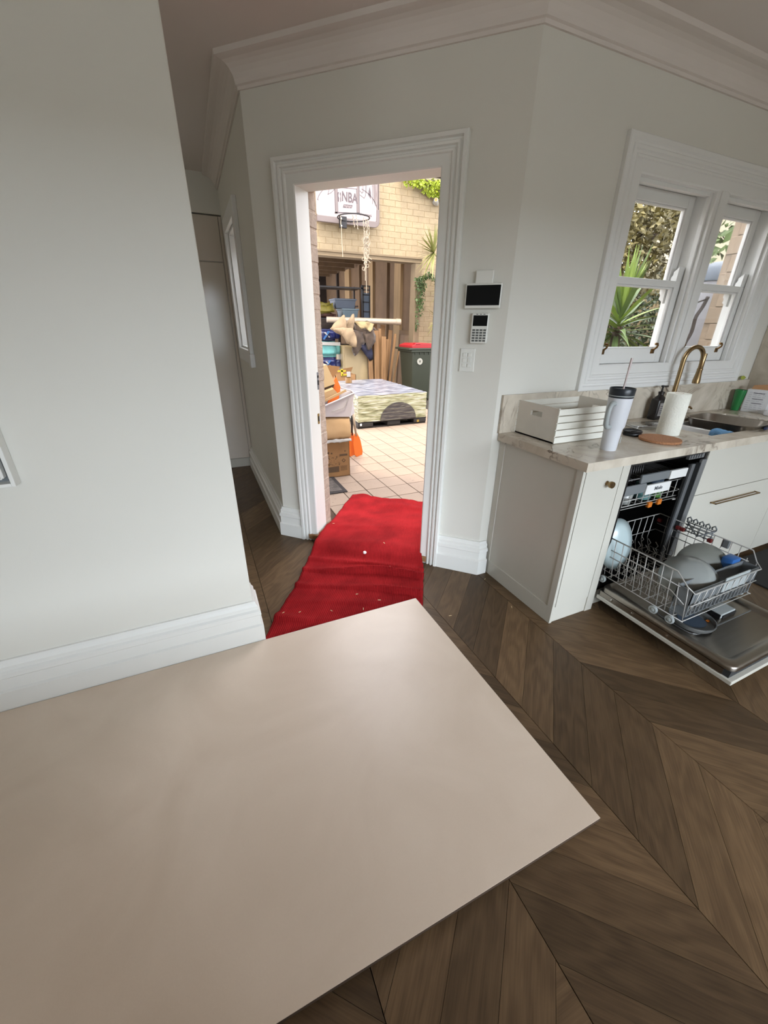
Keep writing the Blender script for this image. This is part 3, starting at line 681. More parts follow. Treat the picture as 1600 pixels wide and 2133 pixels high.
MB().box(2.185, 2.19, .757, .813, .151, .172).obj('dispenser_gap', 'black_plastic', ds); MB().box(2.2, 2.31, .75, .755, .151, .168).obj('dispenser_gap', 'black_plastic', ds)
for yy in (.62, .80, .98, 1.1):
    g = MB(); g.lathe([(.006, 0), (.006, .003), (.001, .004)], 10, (0,0,0), Matrix.Translation((x0+.006, yy, .123)) @ Matrix.Rotation(R(-90), 4, 'Y')); g.obj('screw', 'chrome', do)
# lower rack
RX0, RX1, RY0, RY1 = 1.878, 2.432, .768, 1.31
rk = MB(); zb, zt = .225, .45
rk.wires([[(RX0, RY1, zt), (RX0, .86, zt), (RX0, .80, .40), (RX0+.012, RY0, .378), (RX1-.012, RY0, .378), (RX1, .80, .40), (RX1, .83, zt), (RX1, RY1, zt), (RX0, RY1, zt)]], .0035, 6)
for x in (RX0, RX1):
    rk.wires([[(x, RY1, .385), (x, .83, .385)], [(x, RY1, .345), (x, .86, .345), (x, .79, .31)], [(x, RY1, zb), (x, RY0, zb)]], .0028)
    y = RY0+.03
    while y < RY1-.02:
        top = zt if y > .86 else .40
        rk.wires([[(x, y, top), (x, y-.012*(1 if x == RX0 else .4), .33), (x+(.012 if x == RX0 else -.012), y-.02, zb)]], .0024); y += .042
rk.wires([[(RX0+.01, RY0, .31), (RX1-.01, RY0, .31)], [(RX0, RY0+.005, zb), (RX1, RY0+.005, zb)], [(RX0, RY1, zb), (RX1, RY1, zb)], [(RX0, RY1, .345), (RX1, RY1, .345)]], .0028)
x = RX0+.05
while x < RX1-.01:
    rk.wires([[(x, RY0, .378), (x, RY0+.006, .30), (x, RY0+.03, zb), (x, RY1-.03, zb), (x, RY1, .30), (x, RY1, zt)]], .0024); x += .056
y = RY0+.05
while y < RY1: rk.wires([[(RX0, y, zb), (RX1, y, zb)]], .0022, 5); y += .07
# tines in rows, bent like the photographed plate supports
def tines(xa, ya, yb, n, h, lean):
    for i in range(n):
        y = ya+(yb-ya)*i/(n-1)
        rk.wires([[(xa-.012, y, zb), (xa, y+.004, zb+h*.35), (xa+lean*.35, y+.016, zb+h*.55), (xa+lean*.2, y+.008, zb+h*.75), (xa+lean, y+.02, zb+h)]], .0022)
for xa in (1.935, 1.985, 2.045): tines(xa, .90, 1.28, 10, .095, .018)
for xa in (2.24, 2.33): tines(xa, 1.02, 1.29, 7, .10, -.018)
for i in range(8): rk.wires([[(1.96+i*.022, .80, zb), (1.965+i*.022, .815, zb+.075)]], .0022)
rack = rk.obj('lower_rack', 'wire_grey', dw, smooth=True)
for x, s_ in ((RX0-.008, -1), (RX1+.008, 1)):
    for y in (1.19, .899, .818):
        w_ = MB(); w_.lathe([(.004, -.008), (.019, -.007), (.021, -.003), (.021, .004), (.016, .007), (.012, .004), (.006, .009), (.001, .009)], 18, (0,0,0), Matrix.Translation((x, y, .206)) @ Matrix.Rotation(R(90*s_), 4, 'Y'))
        w_.obj('wheel', 'light_grey_plastic', rack, smooth=True, angle=50)
cb = MB()
for i in range(5):
    y = 1.02+.128*i/4
    cb.tube([(RX1, y-.009, .472), (RX1-.004, y-.011, .486), (RX1-.004, y, .498), (RX1-.004, y+.011, .486), (RX1, y+.009, .472)], .0042, 6)
    cb.tube([(RX1, y, .474), (RX1-.004, y, .405)], .003, 5)
for z in (.465, .447, .43, .412): cb.tube([(RX1-.002, 1.012, z), (RX1-.002, 1.158, z)], .0035, 5)
cb.tube([(RX1-.004, 1.012, .47), (RX1-.004, 1.085, .405), (RX1-.004, 1.158, .47)], .0045, 6)
cb.obj('glass_support', 'grey_plastic', rack, smooth=True)
for y in (1.165, 1.19, 1.02, 1.30):
    MB().bbox(RX1-.012, RX1+.008, y-.012, y+.012, .40, .422, .004).obj('clip', 'maroon_plastic', rack)
MB().bbox(RX1-.008, RX1+.008, .93, .962, .405, .45, .004).obj('grey_clip', 'grey_plastic', rack)
# upper rack and cutlery tray
ur = MB(); uy0, uy1 = 1.245, 1.70; ux0, ux1 = 1.89, 2.42; ub, ut = .585, .70
ur.wires([[(ux0, uy1, ut), (ux0, uy0, ut), (ux1, uy0, ut), (ux1, uy1, ut)], [(ux0, uy0, .632), (ux1, uy0, .632)], [(ux0, uy0, .60), (ux1, uy0, .60)], [(ux0, uy0, .632), (ux0, uy1, .632)], [(ux1, uy0, .632), (ux1, uy1, .632)]], .003)
x = ux0
while x < ux1+.001: ur.wires([[(x, uy0, ut), (x, uy0, .60), (x, uy0+.03, ub), (x, uy1, ub)]], .0024); x += .053
for i in range(6): ur.wires([[(ux0, uy0+.07*i, ub), (ux1, uy0+.07*i, ub)]], .0022)
ur.tube([(ux1-.03, uy0-.004, .64)]+[(ux1-.03+.04*math.sin(R(a)), uy0-.006, .61+.03*math.cos(R(a))) for a in range(0, 181, 20)]+[(ux1-.05, uy0-.004, .58)], .004, 6)
urk = ur.obj('upper_rack', 'wire_grey', dw, smooth=True)
g = MB(); g.bbox(1.90, 2.07, uy0-.022, uy0-.008, .675, .728, .005); g.obj('rack_grip', 'grey_plastic', urk)
pl = MB().bbox(2.075, 2.272, uy0-.024, uy0-.01, .658, .713, .003).obj('rack_label', 'white_plastic', urk)
mat('print_grey', rgb(96, 98, 102), 0.6)
me = text_mesh('Miele', .030, .0004, bold=.0006)
mkobj('lettering', me, 'print_grey', urk, loc=(2.172, uy0-.0246, .688), rot=(R(90), 0, 0))
ct = MB(); ct.wires([[(ux0, uy0-.005, .755), (ux1+.02, uy0-.005, .755), (ux1+.02, 1.68, .755), (ux0, 1.68, .755), (ux0, uy0-.005, .755)]], .004)
for i in range(22): ct.wires([[(ux0+.02+i*.024, uy0+.02, .735), (ux0+.02+i*.024, 1.66, .735)]], .0025)
for i in range(12):
    for j in range(3): ct.wires([[(ux0+.03+i*.018, uy0+.05+.08*j, .735), (ux0+.03+i*.018, uy0+.055+.08*j, .80)]], .002)
ctr = ct.obj('cutlery_tray', 'wire_dark', dw, smooth=True)
MB().bbox(2.02, 2.245, uy0-.02, uy0-.002, .728, .776, .006).obj('tray_grip', 'grey_plastic', ctr)
MB().bbox(2.25, 2.452, uy0-.022, uy0-.006, .722, .772, .003).obj('tray_label', 'white_plastic', ctr)
mat('teal_glass', rgb(104, 150, 150), 0.2, var=.1, coat=.5)
mat('green_plastic', rgb(88, 140, 70), 0.4, var=.1)
mat('orange_clip', rgb(196, 110, 30), 0.45, var=.06)
mat('bowl_grey', rgb(136, 140, 138), .25, var=.04, coat=.3); mat('plate_grey', rgb(106, 108, 102), .3, var=.05, coat=.2)
mat('pale_blue', rgb(168, 184, 186), 0.3, var=.03, coat=.2)
mat('smoke_plastic', rgb(142, 144, 140), 0.25, var=.05, coat=.3)
mat('steel_bowl', rgb(120, 122, 122), 0.3, .5, var=.05)
mat('blue_plastic', rgb(38, 92, 158), 0.35, var=.05)
mat('slate_blue', rgb(62, 74, 88), 0.3, var=.06)
for x, z, in ((2.172, .585), (2.25, .59)): MB().bbox(x-.015, x+.017, uy0-.012, uy0+.006, z-.02, z+.012, .004).obj('orange_clip', 'orange_clip', urk)
def cup(g, r0, r1, h, c): g.lathe([(r0*.9, 0), (r0, .004), (r1, h), (r1-.003, h), (r0-.003, .006), (.001, .006)], 20, c)
g = MB(); cup(g, .042, .05, .085, (2.20, 1.31, .59)); tag(g.obj('teal_cup', 'teal_glass', smooth=True), 'teal cup upright in the front of the upper dishwasher rack', 'cup')
g = MB(); cup(g, .02, .03, .05, (2.27, 1.275, .60)); tag(g.obj('egg_cup', 'green_plastic', smooth=True), 'small green cup beside the teal one in upper rack', 'cup')
g = MB(); cup(g, .045, .052, .075, (2.03, 1.31, .59)); tag(g.obj('plastic_tub', 'smoke_plastic', smooth=True), 'smoky clear plastic tub at the upper rack left side', 'tub')
g = MB(); cup(g, .04, .045, .10, (2.345, 1.35, .59)); tag(g.obj('dark_tumbler', 'slate_blue', smooth=True), 'dark tumbler at the right of the upper dishwasher rack', 'tumbler')
# things in the lower rack
g = MB(); M_ = Matrix.Translation((1.925, 1.20, .405)) @ Matrix.Rotation(R(-14), 4, 'Z') @ Matrix.Rotation(R(78), 4, 'X') @ Matrix.Diagonal((.85, 1.25, 1, 1))
g.lathe([(.001, .012), (.06, .012), (.075, .004), (.112, -.006), (.115, -.004), (.078, .008), (.062, .017), (.001, .017)], 40, (0,0,0), M_)
tag(g.obj('oval_platter', 'pale_blue', smooth=True), 'pale oval platter upright at the rack back left', 'platter')
g = MB(); M_ = Matrix.Translation((2.07, .895, .33)) @ Matrix.Rotation(R(-24), 4, 'Y') @ Matrix.Rotation(R(22), 4, 'X') @ Matrix.Diagonal((1.1, 1.0, 1.15, 1))
g.lathe([(.001, .07), (.05, .07), (.085, .055), (.11, .02), (.125, .012), (.126, .006), (.112, .008), (.086, .048), (.05, .062), (.001, .062)], 40, (0,0,0), M_)
tag(g.obj('serving_bowl', 'bowl_grey', smooth=True), 'light grey serving bowl tipped over at the rack centre', 'bowl')
g = MB(); M_ = Matrix.Translation((2.29, .95, .30)) @ Matrix.Rotation(R(-32), 4, 'Z') @ Matrix.Rotation(R(64), 4, 'X') @ Matrix.Diagonal((1.05, 1.05, 1, 1))
g.lathe([(.001, .05), (.07, .05), (.10, .035), (.135, .008), (.136, .003), (.10, .028), (.07, .043), (.001, .043)], 40, (0,0,0), M_)
tag(g.obj('grey_plate', 'plate_grey', smooth=True, angle=60), 'darker grey deep plate standing behind the tipped serving bowl', 'plate')
bs = thing('cutlery_basket', 'grey plastic cutlery basket across the front of lower rack', 'basket', (2.19, .815, .245))
g = MB()
g.box(-.29, .24, -.036, -.032, .06, .135); g.box(-.29, .24, .032, .036, .04, .135); g.box(-.29, -.286, -.036, .036, .04, .135); g.box(.236, .24, -.036, .036, .04, .135); g.box(-.29, .24, -.036, .036, -.01, -.006)
for i in range(17):
    x = -.286+i*.032
    g.box(x, x+.006, -.036, -.032, -.01, .06); g.box(x, x+.006, .032, .036, -.01, .04)
g.obj('basket_body', 'grey_plastic', bs)
g = MB(); g.bbox(-.06, .14, -.043, -.037, .07, .15, .002); g.obj('label_panel', 'light_grey_plastic', bs)
g = MB(); g.bbox(2.335, 2.41, .852, .905, .245, .40, .008); tag(g.obj('blue_container', 'blue_plastic', smooth=True, angle=40), 'bright blue plastic box standing at the rack front right', 'container')
g = MB(); M_ = Matrix.Translation((2.03, .80, .150))
g.lathe([(.001, .0), (.075, 0), (.09, .006), (.098, .022), (.098, .03), (.094, .03), (.09, .014), (.075, .012), (.06, .014), (.001, .014)], 36, (0,0,0), M_)
lid = tag(g.obj('steel_lid', 'steel_bowl', smooth=True, angle=40), 'round steel bowl lying under rack on dishwasher door', 'bowl')
MB().lathe([(.001, 0), (.06, 0), (.06, .002), (.001, .0025)], 30, (2.03, .80, .1645)).obj('dark_centre', 'slate_blue', lid)
MB().bbox(2.085, 2.102, .755, .768, .165, .168, .001).obj('food_scrap', 'orange_clip', lid)
# black mat by the sink
mat('black_rubber', rgb(26, 24, 23), 0.8, var=.2, bump=.3, bscale=200)
g = MB(); g.bbox(3.028, 3.8, .55, 1.17, .0005, .012, .003); tag(g.obj('floor_mat', 'black_rubber'), 'black floor mat in front of the sink cabinet', 'mat')

# ================================================================ on the worktop
t = thing('slatted_crate', 'white wooden crate with slatted sides on the worktop end', 'crate', (0, 0, 0))
ca = Vector((1.615, 1.475, WT)); CW, CD, CHh = .47, .285, .178
mat('crate_white', rgb(216, 210, 200), 0.5, var=.03, scale=12)
mat('crate_edge', rgb(226, 224, 214), 0.5, var=.03, scale=12)
MB().box(ca.x, ca.x+CW, ca.y, ca.y+CD, WT+.001, WT+.008).obj('base', 'crate_white', t)
def endp(x):
    g = MB(); th = .012; y0, y1, z0, z1 = ca.y, ca.y+CD, WT+.001, WT+CHh
    hy0, hy1, hz0, hz1 = y0+.105, y0+.185, z1-.062, z1-.035
    g.box(x, x+th, y0, hy0, z0, z1); g.box(x, x+th, hy1, y1, z0, z1); g.box(x, x+th, hy0, hy1, z0, hz0); g.box(x, x+th, hy0, hy1, hz1, z1)
    return g.obj('end_board', 'crate_white', t)
endp(ca.x); endp(ca.x+CW-.012)
for i in range(5):
    z = WT+.003+i*.0352
    MB().bbox(ca.x-.003, ca.x+CW+.003, ca.y-.008, ca.y-.0005, z, z+.0305, .001, seg=1).obj('slat', 'crate_edge', t)
    MB().bbox(ca.x-.003, ca.x+CW+.003, ca.y+CD+.0005, ca.y+CD+.008, z, z+.0305, .001, seg=1).obj('slat', 'crate_edge', t)
# insulated tumbler
mat('tumbler_white', rgb(214, 216, 222), 0.35, var=.015)
mat('tumbler_lid', rgb(28, 34, 42), 0.35, var=.05)
mat('straw_pink', rgb(196, 180, 178), 0.3, var=.04)
t = thing('straw_tumbler', 'tall white insulated tumbler with handle, dark lid and straw', 'tumbler', (1.795, 1.295, WT))
MB().lathe([(.001, 0), (.034, 0), (.036, .003), (.040, .095), (.041, .105), (.0475, .118), (.0525, .252), (.052, .256), (.048, .256), (.001, .25)], 36).obj('body', 'tumbler_white', t, smooth=True, angle=40)
MB().lathe([(.001, .25), (.0525, .25), (.053, .258), (.0535, .262), (.054, .268), (.055, .290), (.053, .293), (.049, .286), (.001, .285)], 36).obj('lid', 'tumbler_lid', t, smooth=True, angle=40)
MB().lathe([(.0532, .257), (.0542, .258), (.0542, .261), (.0532, .262)], 36, cap=False).obj('lid_band', 'light_grey_plastic', t)
hd = catmull([(-.046, -.012, .225), (-.075, -.02, .228), (-.092, -.024, .20), (-.090, -.024, .145), (-.075, -.02, .122), (-.044, -.012, .118)], 6)
g = MB(); g.tube(hd, .011, 10); g.obj('handle', 'light_grey_plastic', t, smooth=True)
g = MB(); g.tube([(.008, .004, .27), (.026, .012, .42)], .0042, 10); g.tube([(.02, .0095, .37), (.026, .012, .42)], .0052, 10); g.obj('straw', 'straw_pink', t, smooth=True, angle=50)
g = MB(); g.box(-.002, .002, -.0005, .0005, 0, .03, Matrix.Translation((.018, -.0405, .04))); g.obj('logo', 'light_grey_plastic', t)
# spare black lid
t = thing('spare_lid', 'black round tumbler lid lying between crate and cork trivet', 'lid', (2.185, 1.455, WT))
MB().lathe([(.001, 0), (.043, 0), (.047, .004), (.048, .012), (.046, .016), (.048, .019), (.049, .026), (.046, .028), (.042, .022), (.001, .021)], 32).obj('rim', 'black_plastic', t, smooth=True, angle=35)
MB().bbox(-.03, .03, -.006, .006, .0205, .027, .003).obj('slider', 'black_plastic', t)
# cork trivet
mat('cork', rgb(166, 116, 80), 0.85, var=.25, scale=160, bump=.4, bscale=300)
g = MB(); g.lathe([(.001, 0), (.098, 0), (.1, .002), (.1, .011), (.098, .013), (.001, .013)], 48); tag(g.obj('cork_trivet', 'cork', smooth=True, loc=(2.215, 1.315, WT+.0005), angle=40), 'round brown cork trivet on the marble worktop edge', 'trivet')
# paper towel roll
def towel_mat():
    m = mat('paper_towel', rgb(236, 236, 226), 0.9, var=.015, scale=30, bump=.5, bscale=110)
towel_mat()
mat('cardboard', rgb(176, 134, 96), 0.85, var=.06, scale=18)
t = thing('paper_towel_roll', 'standing white paper towel roll behind the cork trivet', 'paper towel', (2.41, 1.40, WT))
g = MB(); g.lathe([(.02, 0), (.056, 0), (.0575, .002), (.0575, .222), (.056, .224), (.02, .224)], 36); g.obj('paper', 'paper_towel', t, smooth=True, angle=40)
g = MB(); g.lathe([(.0205, -.0), (.0205, .2245), (.0185, .2245), (.0185, 0)], 24, cap=False); g.obj('core', 'cardboard', t, smooth=True, angle=40)
# soap bottle
mat('soap_black', rgb(30, 26, 26), 0.25, var=.1)
mat('soap_label', rgb(132, 128, 126), 0.6, var=.03)
t = thing('soap_bottle', 'black pump soap bottle beside the brass tap', 'soap bottle', (2.735, 1.70, WT))
g = MB(); g.bbox(-.042, .042, -.03, .03, 0, .135, .012, seg=3); g.lathe([(.034, .13), (.03, .142), (.016, .155), (.015, .168)], 20); g.obj('bottle', 'soap_black', t, smooth=True, angle=50)
g = MB(); g.lathe([(.018, .165), (.018, .178), (.006, .182), (.006, .205), (.012, .207), (.012, .217), (.001, .219)], 16); g.bbox(-.008, .048, -.007, .007, .205, .215, .003); g.obj('pump', 'soap_black', t, smooth=True, angle=50)
g = MB(); g.box(-.026, .03, -.0308, -.030, .028, .11); lb = g.obj('label', 'soap_label', t)
g = MB()
for i in range(5): g.box(-.02, .02-.006*(i % 3), -.0314, -.0309, .04+i*.012, .043+i*.012)
g.obj('label_print', 'soap_black', lb)
# clear plastic packaging
t_ = MB(); t_.bbox(-.13, .12, -.07, .07, 0, .022, .012, seg=3)
for v in t_.b.verts: v.co.z += .006*noise.noise((v.co.x*30, v.co.y*30, 0)) if v.co.z > .01 else 0; v.co.x += .008*noise.noise((v.co.y*25, v.co.z*40, 3))
tag(t_.obj('plastic_tray', 'clear_plastic', smooth=True, loc=(2.46, 1.555, WT+.001), rot=(0,0,R(-12))), 'crinkled clear plastic lid lying behind the paper towel', 'packaging')
# steel tray over the sink
t = thing('roasting_tray', 'stainless steel tray resting across the sink bowl', 'tray', (3.055, 1.437, .876), R(6))
g = MB(); sx, sy = .155, .19
lev = [(.0, -.035, .0), (.0, -.0, .0)]
def rr(o): return rrect(-sx+o, sx-o, -sy+o, sy-o, .07-o*.5, 6)
lv = [(.008, .07), (0, .072), (-.002, .068), (.004, .062), (.012, .045), (.028, .0), (.033, -.003)]
rows = [[g.b.verts.new((x, y, z)) for x, y in rr(o)] for o, z in lv]; n = len(rows[0])
for A, B in zip(rows, rows[1:]):
    for i in range(n): g.b.faces.new([A[i], A[(i+1)%n], B[(i+1)%n], B[i]])
g.b.faces.new(rows[-1])
g2 = [[g.b.verts.new((x, y, z)) for x, y in rr(o)] for o, z in ((.008, .07), (.016, .045), (.032, .002))]
for A, B in zip(g2, g2[1:]):
    for i in range(n): g.b.faces.new([A[i], A[(i+1)%n], B[(i+1)%n], B[i]])
g.b.faces.new(g2[-1]); g.obj('tray_body', 'stainless', t, smooth=True, angle=50)
# blue cloth over the divider
mat('blue_cloth', rgb(104, 150, 190), 0.95, var=.1, scale=40, bump=.4, bscale=160)
g = MB()
def cl(u, v):
    x = -.055+.11*u; s_ = v
    if s_ < .45: p = (x*1.1, -.03-.004*math.sin(u*9), -.075+.08*s_/.45)
    elif s_ < .6: p = (x, -.03+.06*(s_-.45)/.15, .006+.006*math.sin((s_-.45)/.15*math.pi))
    else: p = (x, .03+.003*math.sin(u*8), .004-.08*(s_-.6)/.4)
    return (p[0], p[1]+.006*noise.noise((u*5, v*5, 1)), p[2]+.006*noise.noise((u*6, v*4, 4)))
g.grid(cl, 14, 22)
tag(g.obj('dish_cloth', 'blue_cloth', smooth=True, solid=.006, loc=(2.842, 1.335, .903), rot=(0,0,R(78))), 'pale blue dish cloth draped over the sink divider', 'cloth')
# green tumbler, tablet box, card, knife
mat('green_glass', rgb(34, 120, 62), 0.2, var=.15, coat=.5)
g = MB(); g.lathe([(.001, 0), (.024, 0), (.026, .004), (.037, .143), (.038, .147), (.035, .147), (.024, .01), (.001, .01)], 28); tag(g.obj('green_tumbler', 'green_glass', smooth=True, loc=(3.66, 1.705, WT+.0005)), 'tall green glass tumbler near the splashback corner', 'tumbler')
mat('carton_white', rgb(214, 214, 216), 0.55, var=.04, scale=14)
mat('print_dark', rgb(62, 64, 74), 0.6)
mat('print_pale', rgb(168, 170, 178), 0.6)
t = thing('tablet_carton', 'white printed carton standing open right of the green tumbler', 'carton', (3.672, 1.598, WT), R(-80))
MB().bbox(-.07, .07, -.0, .09, 0, .158, .002).obj('carton', 'carton_white', t)
g = MB()
for i, (a, b) in enumerate(((.132, .004), (.092, .004), (.062, .004))): g.box(-.03+.004*i, .035, -.0012, -.0004, a, a+b)
o = g.obj('bold_print', 'print_dark', t); o['kind'] = 'stuff'
g = MB()
for i in range(9):
    z = .02+i*.0145; 
    for j in range(4):
        x = -.055+j*.027; g.box(x, x+.012+.01*random.random(), -.0011, -.0003, z, z+.0025)
o = g.obj('fine_print', 'print_pale', t); o['kind'] = 'stuff'
g = MB(); g.prism([(-.06, 0), (.07, .0), (.06, .05), (-.055, .03)], (1,0,0), (0,.55,.83), (0,.001,0), (0, .035, .158)); g.obj('flap', 'cardboard', t)
mat('knife_blue', rgb(40, 52, 84), 0.4, var=.05)
t = thing('paring_knife', 'small knife with a dark blue handle on the sink edge', 'knife', (3.09, 1.245, WT+.006), R(20))
MB().bbox(-.01, .1, -.009, .009, -.0055, .006, .004).obj('handle', 'knife_blue', t)
MB().prism([(-.09, 0), (-.01, -.008), (-.01, .008), (-.07, .008)], (1,0,0), (0,1,0), (0,0,.0015), (0,0,-.003)).obj('blade', 'chrome', t)
t = thing('white_packet', 'crumpled white packet lying beside the printed carton', 'packet', (3.66, 1.47, WT))
g = MB(); g.bbox(-.05, .05, -.035, .035, 0, .035, .01, seg=3)
for v in g.b.verts: v.co += Vector((noise.noise(v.co*30), noise.noise(v.co*31+Vector((3,0,0))), 0))*.008
g.obj('packet', 'carton_white', t, smooth=True, angle=30)
mat('leaf_lime', rgb(150, 158, 60), 0.6, var=.15, scale=20)
g = MB(); g.prism([(0,0), (.02,.012), (.045,.014), (.075,0), (.05,-.012), (.02,-.014)], (1,0,0), (0,.25,1), (0,.0015,0), (3.70, 1.758, 1.1445)); tag(g.obj('lime_leaf', 'leaf_lime'), 'lime green leaf stuck on the upstand top near corner', 'leaf')

# ================================================================ devices on the door wall
def onwall(nm, label, cat, u, z):
    return thing(nm, label, cat, (CX+u*s2, CY-u*s2, z), R(-45))
mat('device_white', rgb(222, 222, 216), 0.35, var=.01)
mat('screen_black', rgb(10, 10, 12), 0.3, var=.1, spec=.12)
t = onwall('door_chime', 'small white chime box directly above the intercom screen', 'chime', -.129, 1.672)
MB().bbox(-.043, .043, -.022, .0, -.038, .043, .004).obj('case', 'device_white', t)
t = onwall('intercom_panel', 'white intercom tablet with a wide black screen on the wall', 'intercom', -.127, 1.603)
MB().bbox(-.089, .089, -.026, -.008, -.056, .057, .006).obj('case', 'device_white', t); MB().box(-.06, .06, -.008, 0, -.04, .04).obj('wall_bracket', 'device_white', t)
MB().bbox(-.083, .083, -.0275, -.0255, -.042, .047, .001).obj('screen', 'screen_black', t)
t = onwall('alarm_keypad', 'white alarm keypad with small black display under the intercom', 'keypad', -.129, 1.456)
MB().bbox(-.043, .043, -.026, 0, -.072, .071, .005).obj('case', 'device_white', t)
MB().bbox(-.035, .037, -.0275, -.0255, .011, .06, .001).obj('display', 'screen_black', t)
mat('key_grey', rgb(88, 90, 88), 0.5)
for i in range(5):
    for j in range(4): MB().bbox(-.034+j*.0185, -.020+j*.0185, -.029, -.0255, -.062+i*.0125, -.054+i*.0125, .001, seg=1).obj('button', 'key_grey', t)
g = MB()
for j in range(3): g.box(-.022+j*.018, -.012+j*.018, -.0266, -.0258, .0635, .0665)
g.obj('indicator', 'key_grey', t)
t = onwall('light_switch', 'white six-button light switch plate beside the doorway', 'switch', -.18, 1.301)
MB().bbox(-.039, .039, -.009, 0, -.059, .058, .003).obj('plate', 'device_white', t)
for i in range(3):
    for j in range(2): MB().bbox(-.024+j*.027, -.004+j*.027, -.0135, -.0085, -.037+i*.027, -.018+i*.027, .002).obj('button', 'device_white', t)
# framed recess on the left wall
t = thing('wall_frame', 'white box frame at the left edge of the big wall', 'frame', (-.612, 0, 0))
g = MB(); fy0, fy1 = 1.645, 1.693; fx0, fx1, fz0, fz1 = -.6, 0, .955, 1.35
for a in ((-.012, 0, fz0, fz1), (fx0, fx0+.012, fz0, fz1), (fx0+.012, -.012, fz0, fz0+.012), (fx0+.012, -.012, fz1-.012, fz1)): g.box(a[0], a[1], fy0, fy1, a[2], a[3])
g.obj('outer_frame', 'gloss_white', t, bevel=.002)
g = MB()
for a in ((-.036, -.024, fz0+.03, fz1-.03), (fx0+.024, fx0+.036, fz0+.03, fz1-.03), (fx0+.03, -.03, fz0+.026, fz0+.036), (fx0+.03, -.03, fz1-.036, fz1-.026)): g.box(a[0], a[1], fy0+.004, fy0+.03, a[2], a[3])
g.obj('inner_frame', 'gloss_white', t, bevel=.002)
MB().box(fx0+.012, -.012, fy1-.012, fy1-.002, fz0+.012, fz1-.012).obj('back_panel', 'grey_plastic', t)
# small debris
mat('chip_wood', rgb(214, 190, 150), 0.8, var=.1); mat('cap_white', rgb(232, 232, 232), 0.4)
def on_px(x, y, z):
    d = _rr*((x-800)/830.04)-_uu*((y-1066.5)/830.04)+_F; t = (z-CAM_H)/d.z
    return Vector((0, 0, CAM_H))+d*t
from mathutils.bvhtree import BVHTree
_me = carpet_obj.data
_bvh = BVHTree.FromPolygons([v.co for v in _me.vertices], [tuple(f.vertices) for f in _me.polygons])
def on_carpet(x, y, z):
    h = _bvh.ray_cast(Vector((x, y, 1.0)), Vector((0, 0, -1)))
    return Vector((x, y, (h[0].z+.0035) if h[0] else z))
p = on_px(760, 1160, .018); p = on_carpet(p.x, p.y, p.z); g = MB(); g.lathe([(.001, 0), (.010, 0), (.012, .004), (.012, .01), (.009, .014), (.005, .012), (.001, .008)], 14, p); tag(g.obj('plastic_fitting', 'cap_white', smooth=True, angle=40), 'small white plastic fitting lying on the red carpet', 'fitting')
g = MB()
for x, y, z in ((810, 1190, .012), (812, 1192, .012), (744, 1237, .012), (757, 1268, .012), (691, 1272, .012), (624, 1275, .012), (790, 1251, .012), (590, 1278, .012), (938, 1282, .003), (1066, 1264, .003), (1010, 1206, .003), (695, 1093, .06), (800, 1145, .03)):
    p = on_px(x, y, z); p = on_carpet(p.x, p.y, .001); a = random.uniform(0, 3)
    g.box(-.010*random.uniform(.4, 1), .008, -.0015, .0015, 0, .002, Matrix.Translation(p) @ Matrix.Rotation(a, 4, 'Z'))
tag(g.obj('wood_chips', 'chip_wood'), 'tiny pale wood chips scattered over the red carpet', 'debris', kind='stuff')

# outdoor base colours scaled down to offset the stronger outdoor light
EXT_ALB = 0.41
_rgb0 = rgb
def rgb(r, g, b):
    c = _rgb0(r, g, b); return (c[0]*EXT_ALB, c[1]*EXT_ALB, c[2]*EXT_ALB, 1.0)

# ================================================================ courtyard
mat('courtyard_tile', rgb(206, 180, 156), 0.7, var=.05, scale=3, rnd=.03)
def tile_marks(m):
    n = m.node_tree; p = n.nodes['Principled BSDF']; L = n.links.new; old = p.inputs['Base Color'].links[0].from_socket
    g = n.nodes.new('ShaderNodeNewGeometry'); mp = n.nodes.new('ShaderNodeMapping'); mp.inputs['Scale'].default_value = (9, 22, 1); mp.inputs['Rotation'].default_value = (0, 0, .5); L(g.outputs['Position'], mp.inputs['Vector'])
    a = n.nodes.new('ShaderNodeTexNoise'); a.inputs['Scale'].default_value = 2.6; a.inputs['Detail'].default_value = 6; L(mp.outputs[0], a.inputs['Vector'])
    c = n.nodes.new('ShaderNodeValToRGB'); c.color_ramp.elements[0].position = .655; c.color_ramp.elements[1].position = .70; L(a.outputs['Fac'], c.inputs[0])
    x = n.nodes.new('ShaderNodeMixRGB'); x.inputs[2].default_value = rgb(140, 116, 100); L(c.outputs[0], x.inputs[0]); L(old, x.inputs[1]); L(x.outputs[0], p.inputs['Base Color'])
tile_marks(MATS['courtyard_tile'])
mat('grout', rgb(104, 80, 60), 0.95, var=.1)
gr = frame('ground', (0,0,0), 0, 'courtyard of square cream tiles')
MB().prism([w1pt(-1.6, .2), w1pt(0.3, .2), (CX+.2, CY+.13), (9, CY+.13), (9, 9.5), (0.62, 9.5), (.62, 2.9)], (1,0,0), (0,1,0), (0,0,.05), (0,0,-.0575)).obj('tile_bed', 'grout', gr)
q = MB().bbox(-.1108, .1108, -.1226, .1226, -.008, 0, .002, seg=1); b0 = q.obj('tile', 'courtyard_tile', gr); first = True
for i in range(-3, 12):
    for j in range(-7, 13):
        x = 1.352+.2285*(i+.5)-.035*(-j)*0; y = 3.923+.2525*(j+.5)
        dw_ = (x-CX)*s2+(y-CY)*s2
        if dw_ < .31 or x < .85: continue
        if math.hypot(x-3.2, y-3) < .9 and y < 3: continue
        o = b0 if first else b0.copy()
        if not first: COL.objects.link(o)
        o.location = (x, y, random.uniform(-.0008, .0008)); first = False
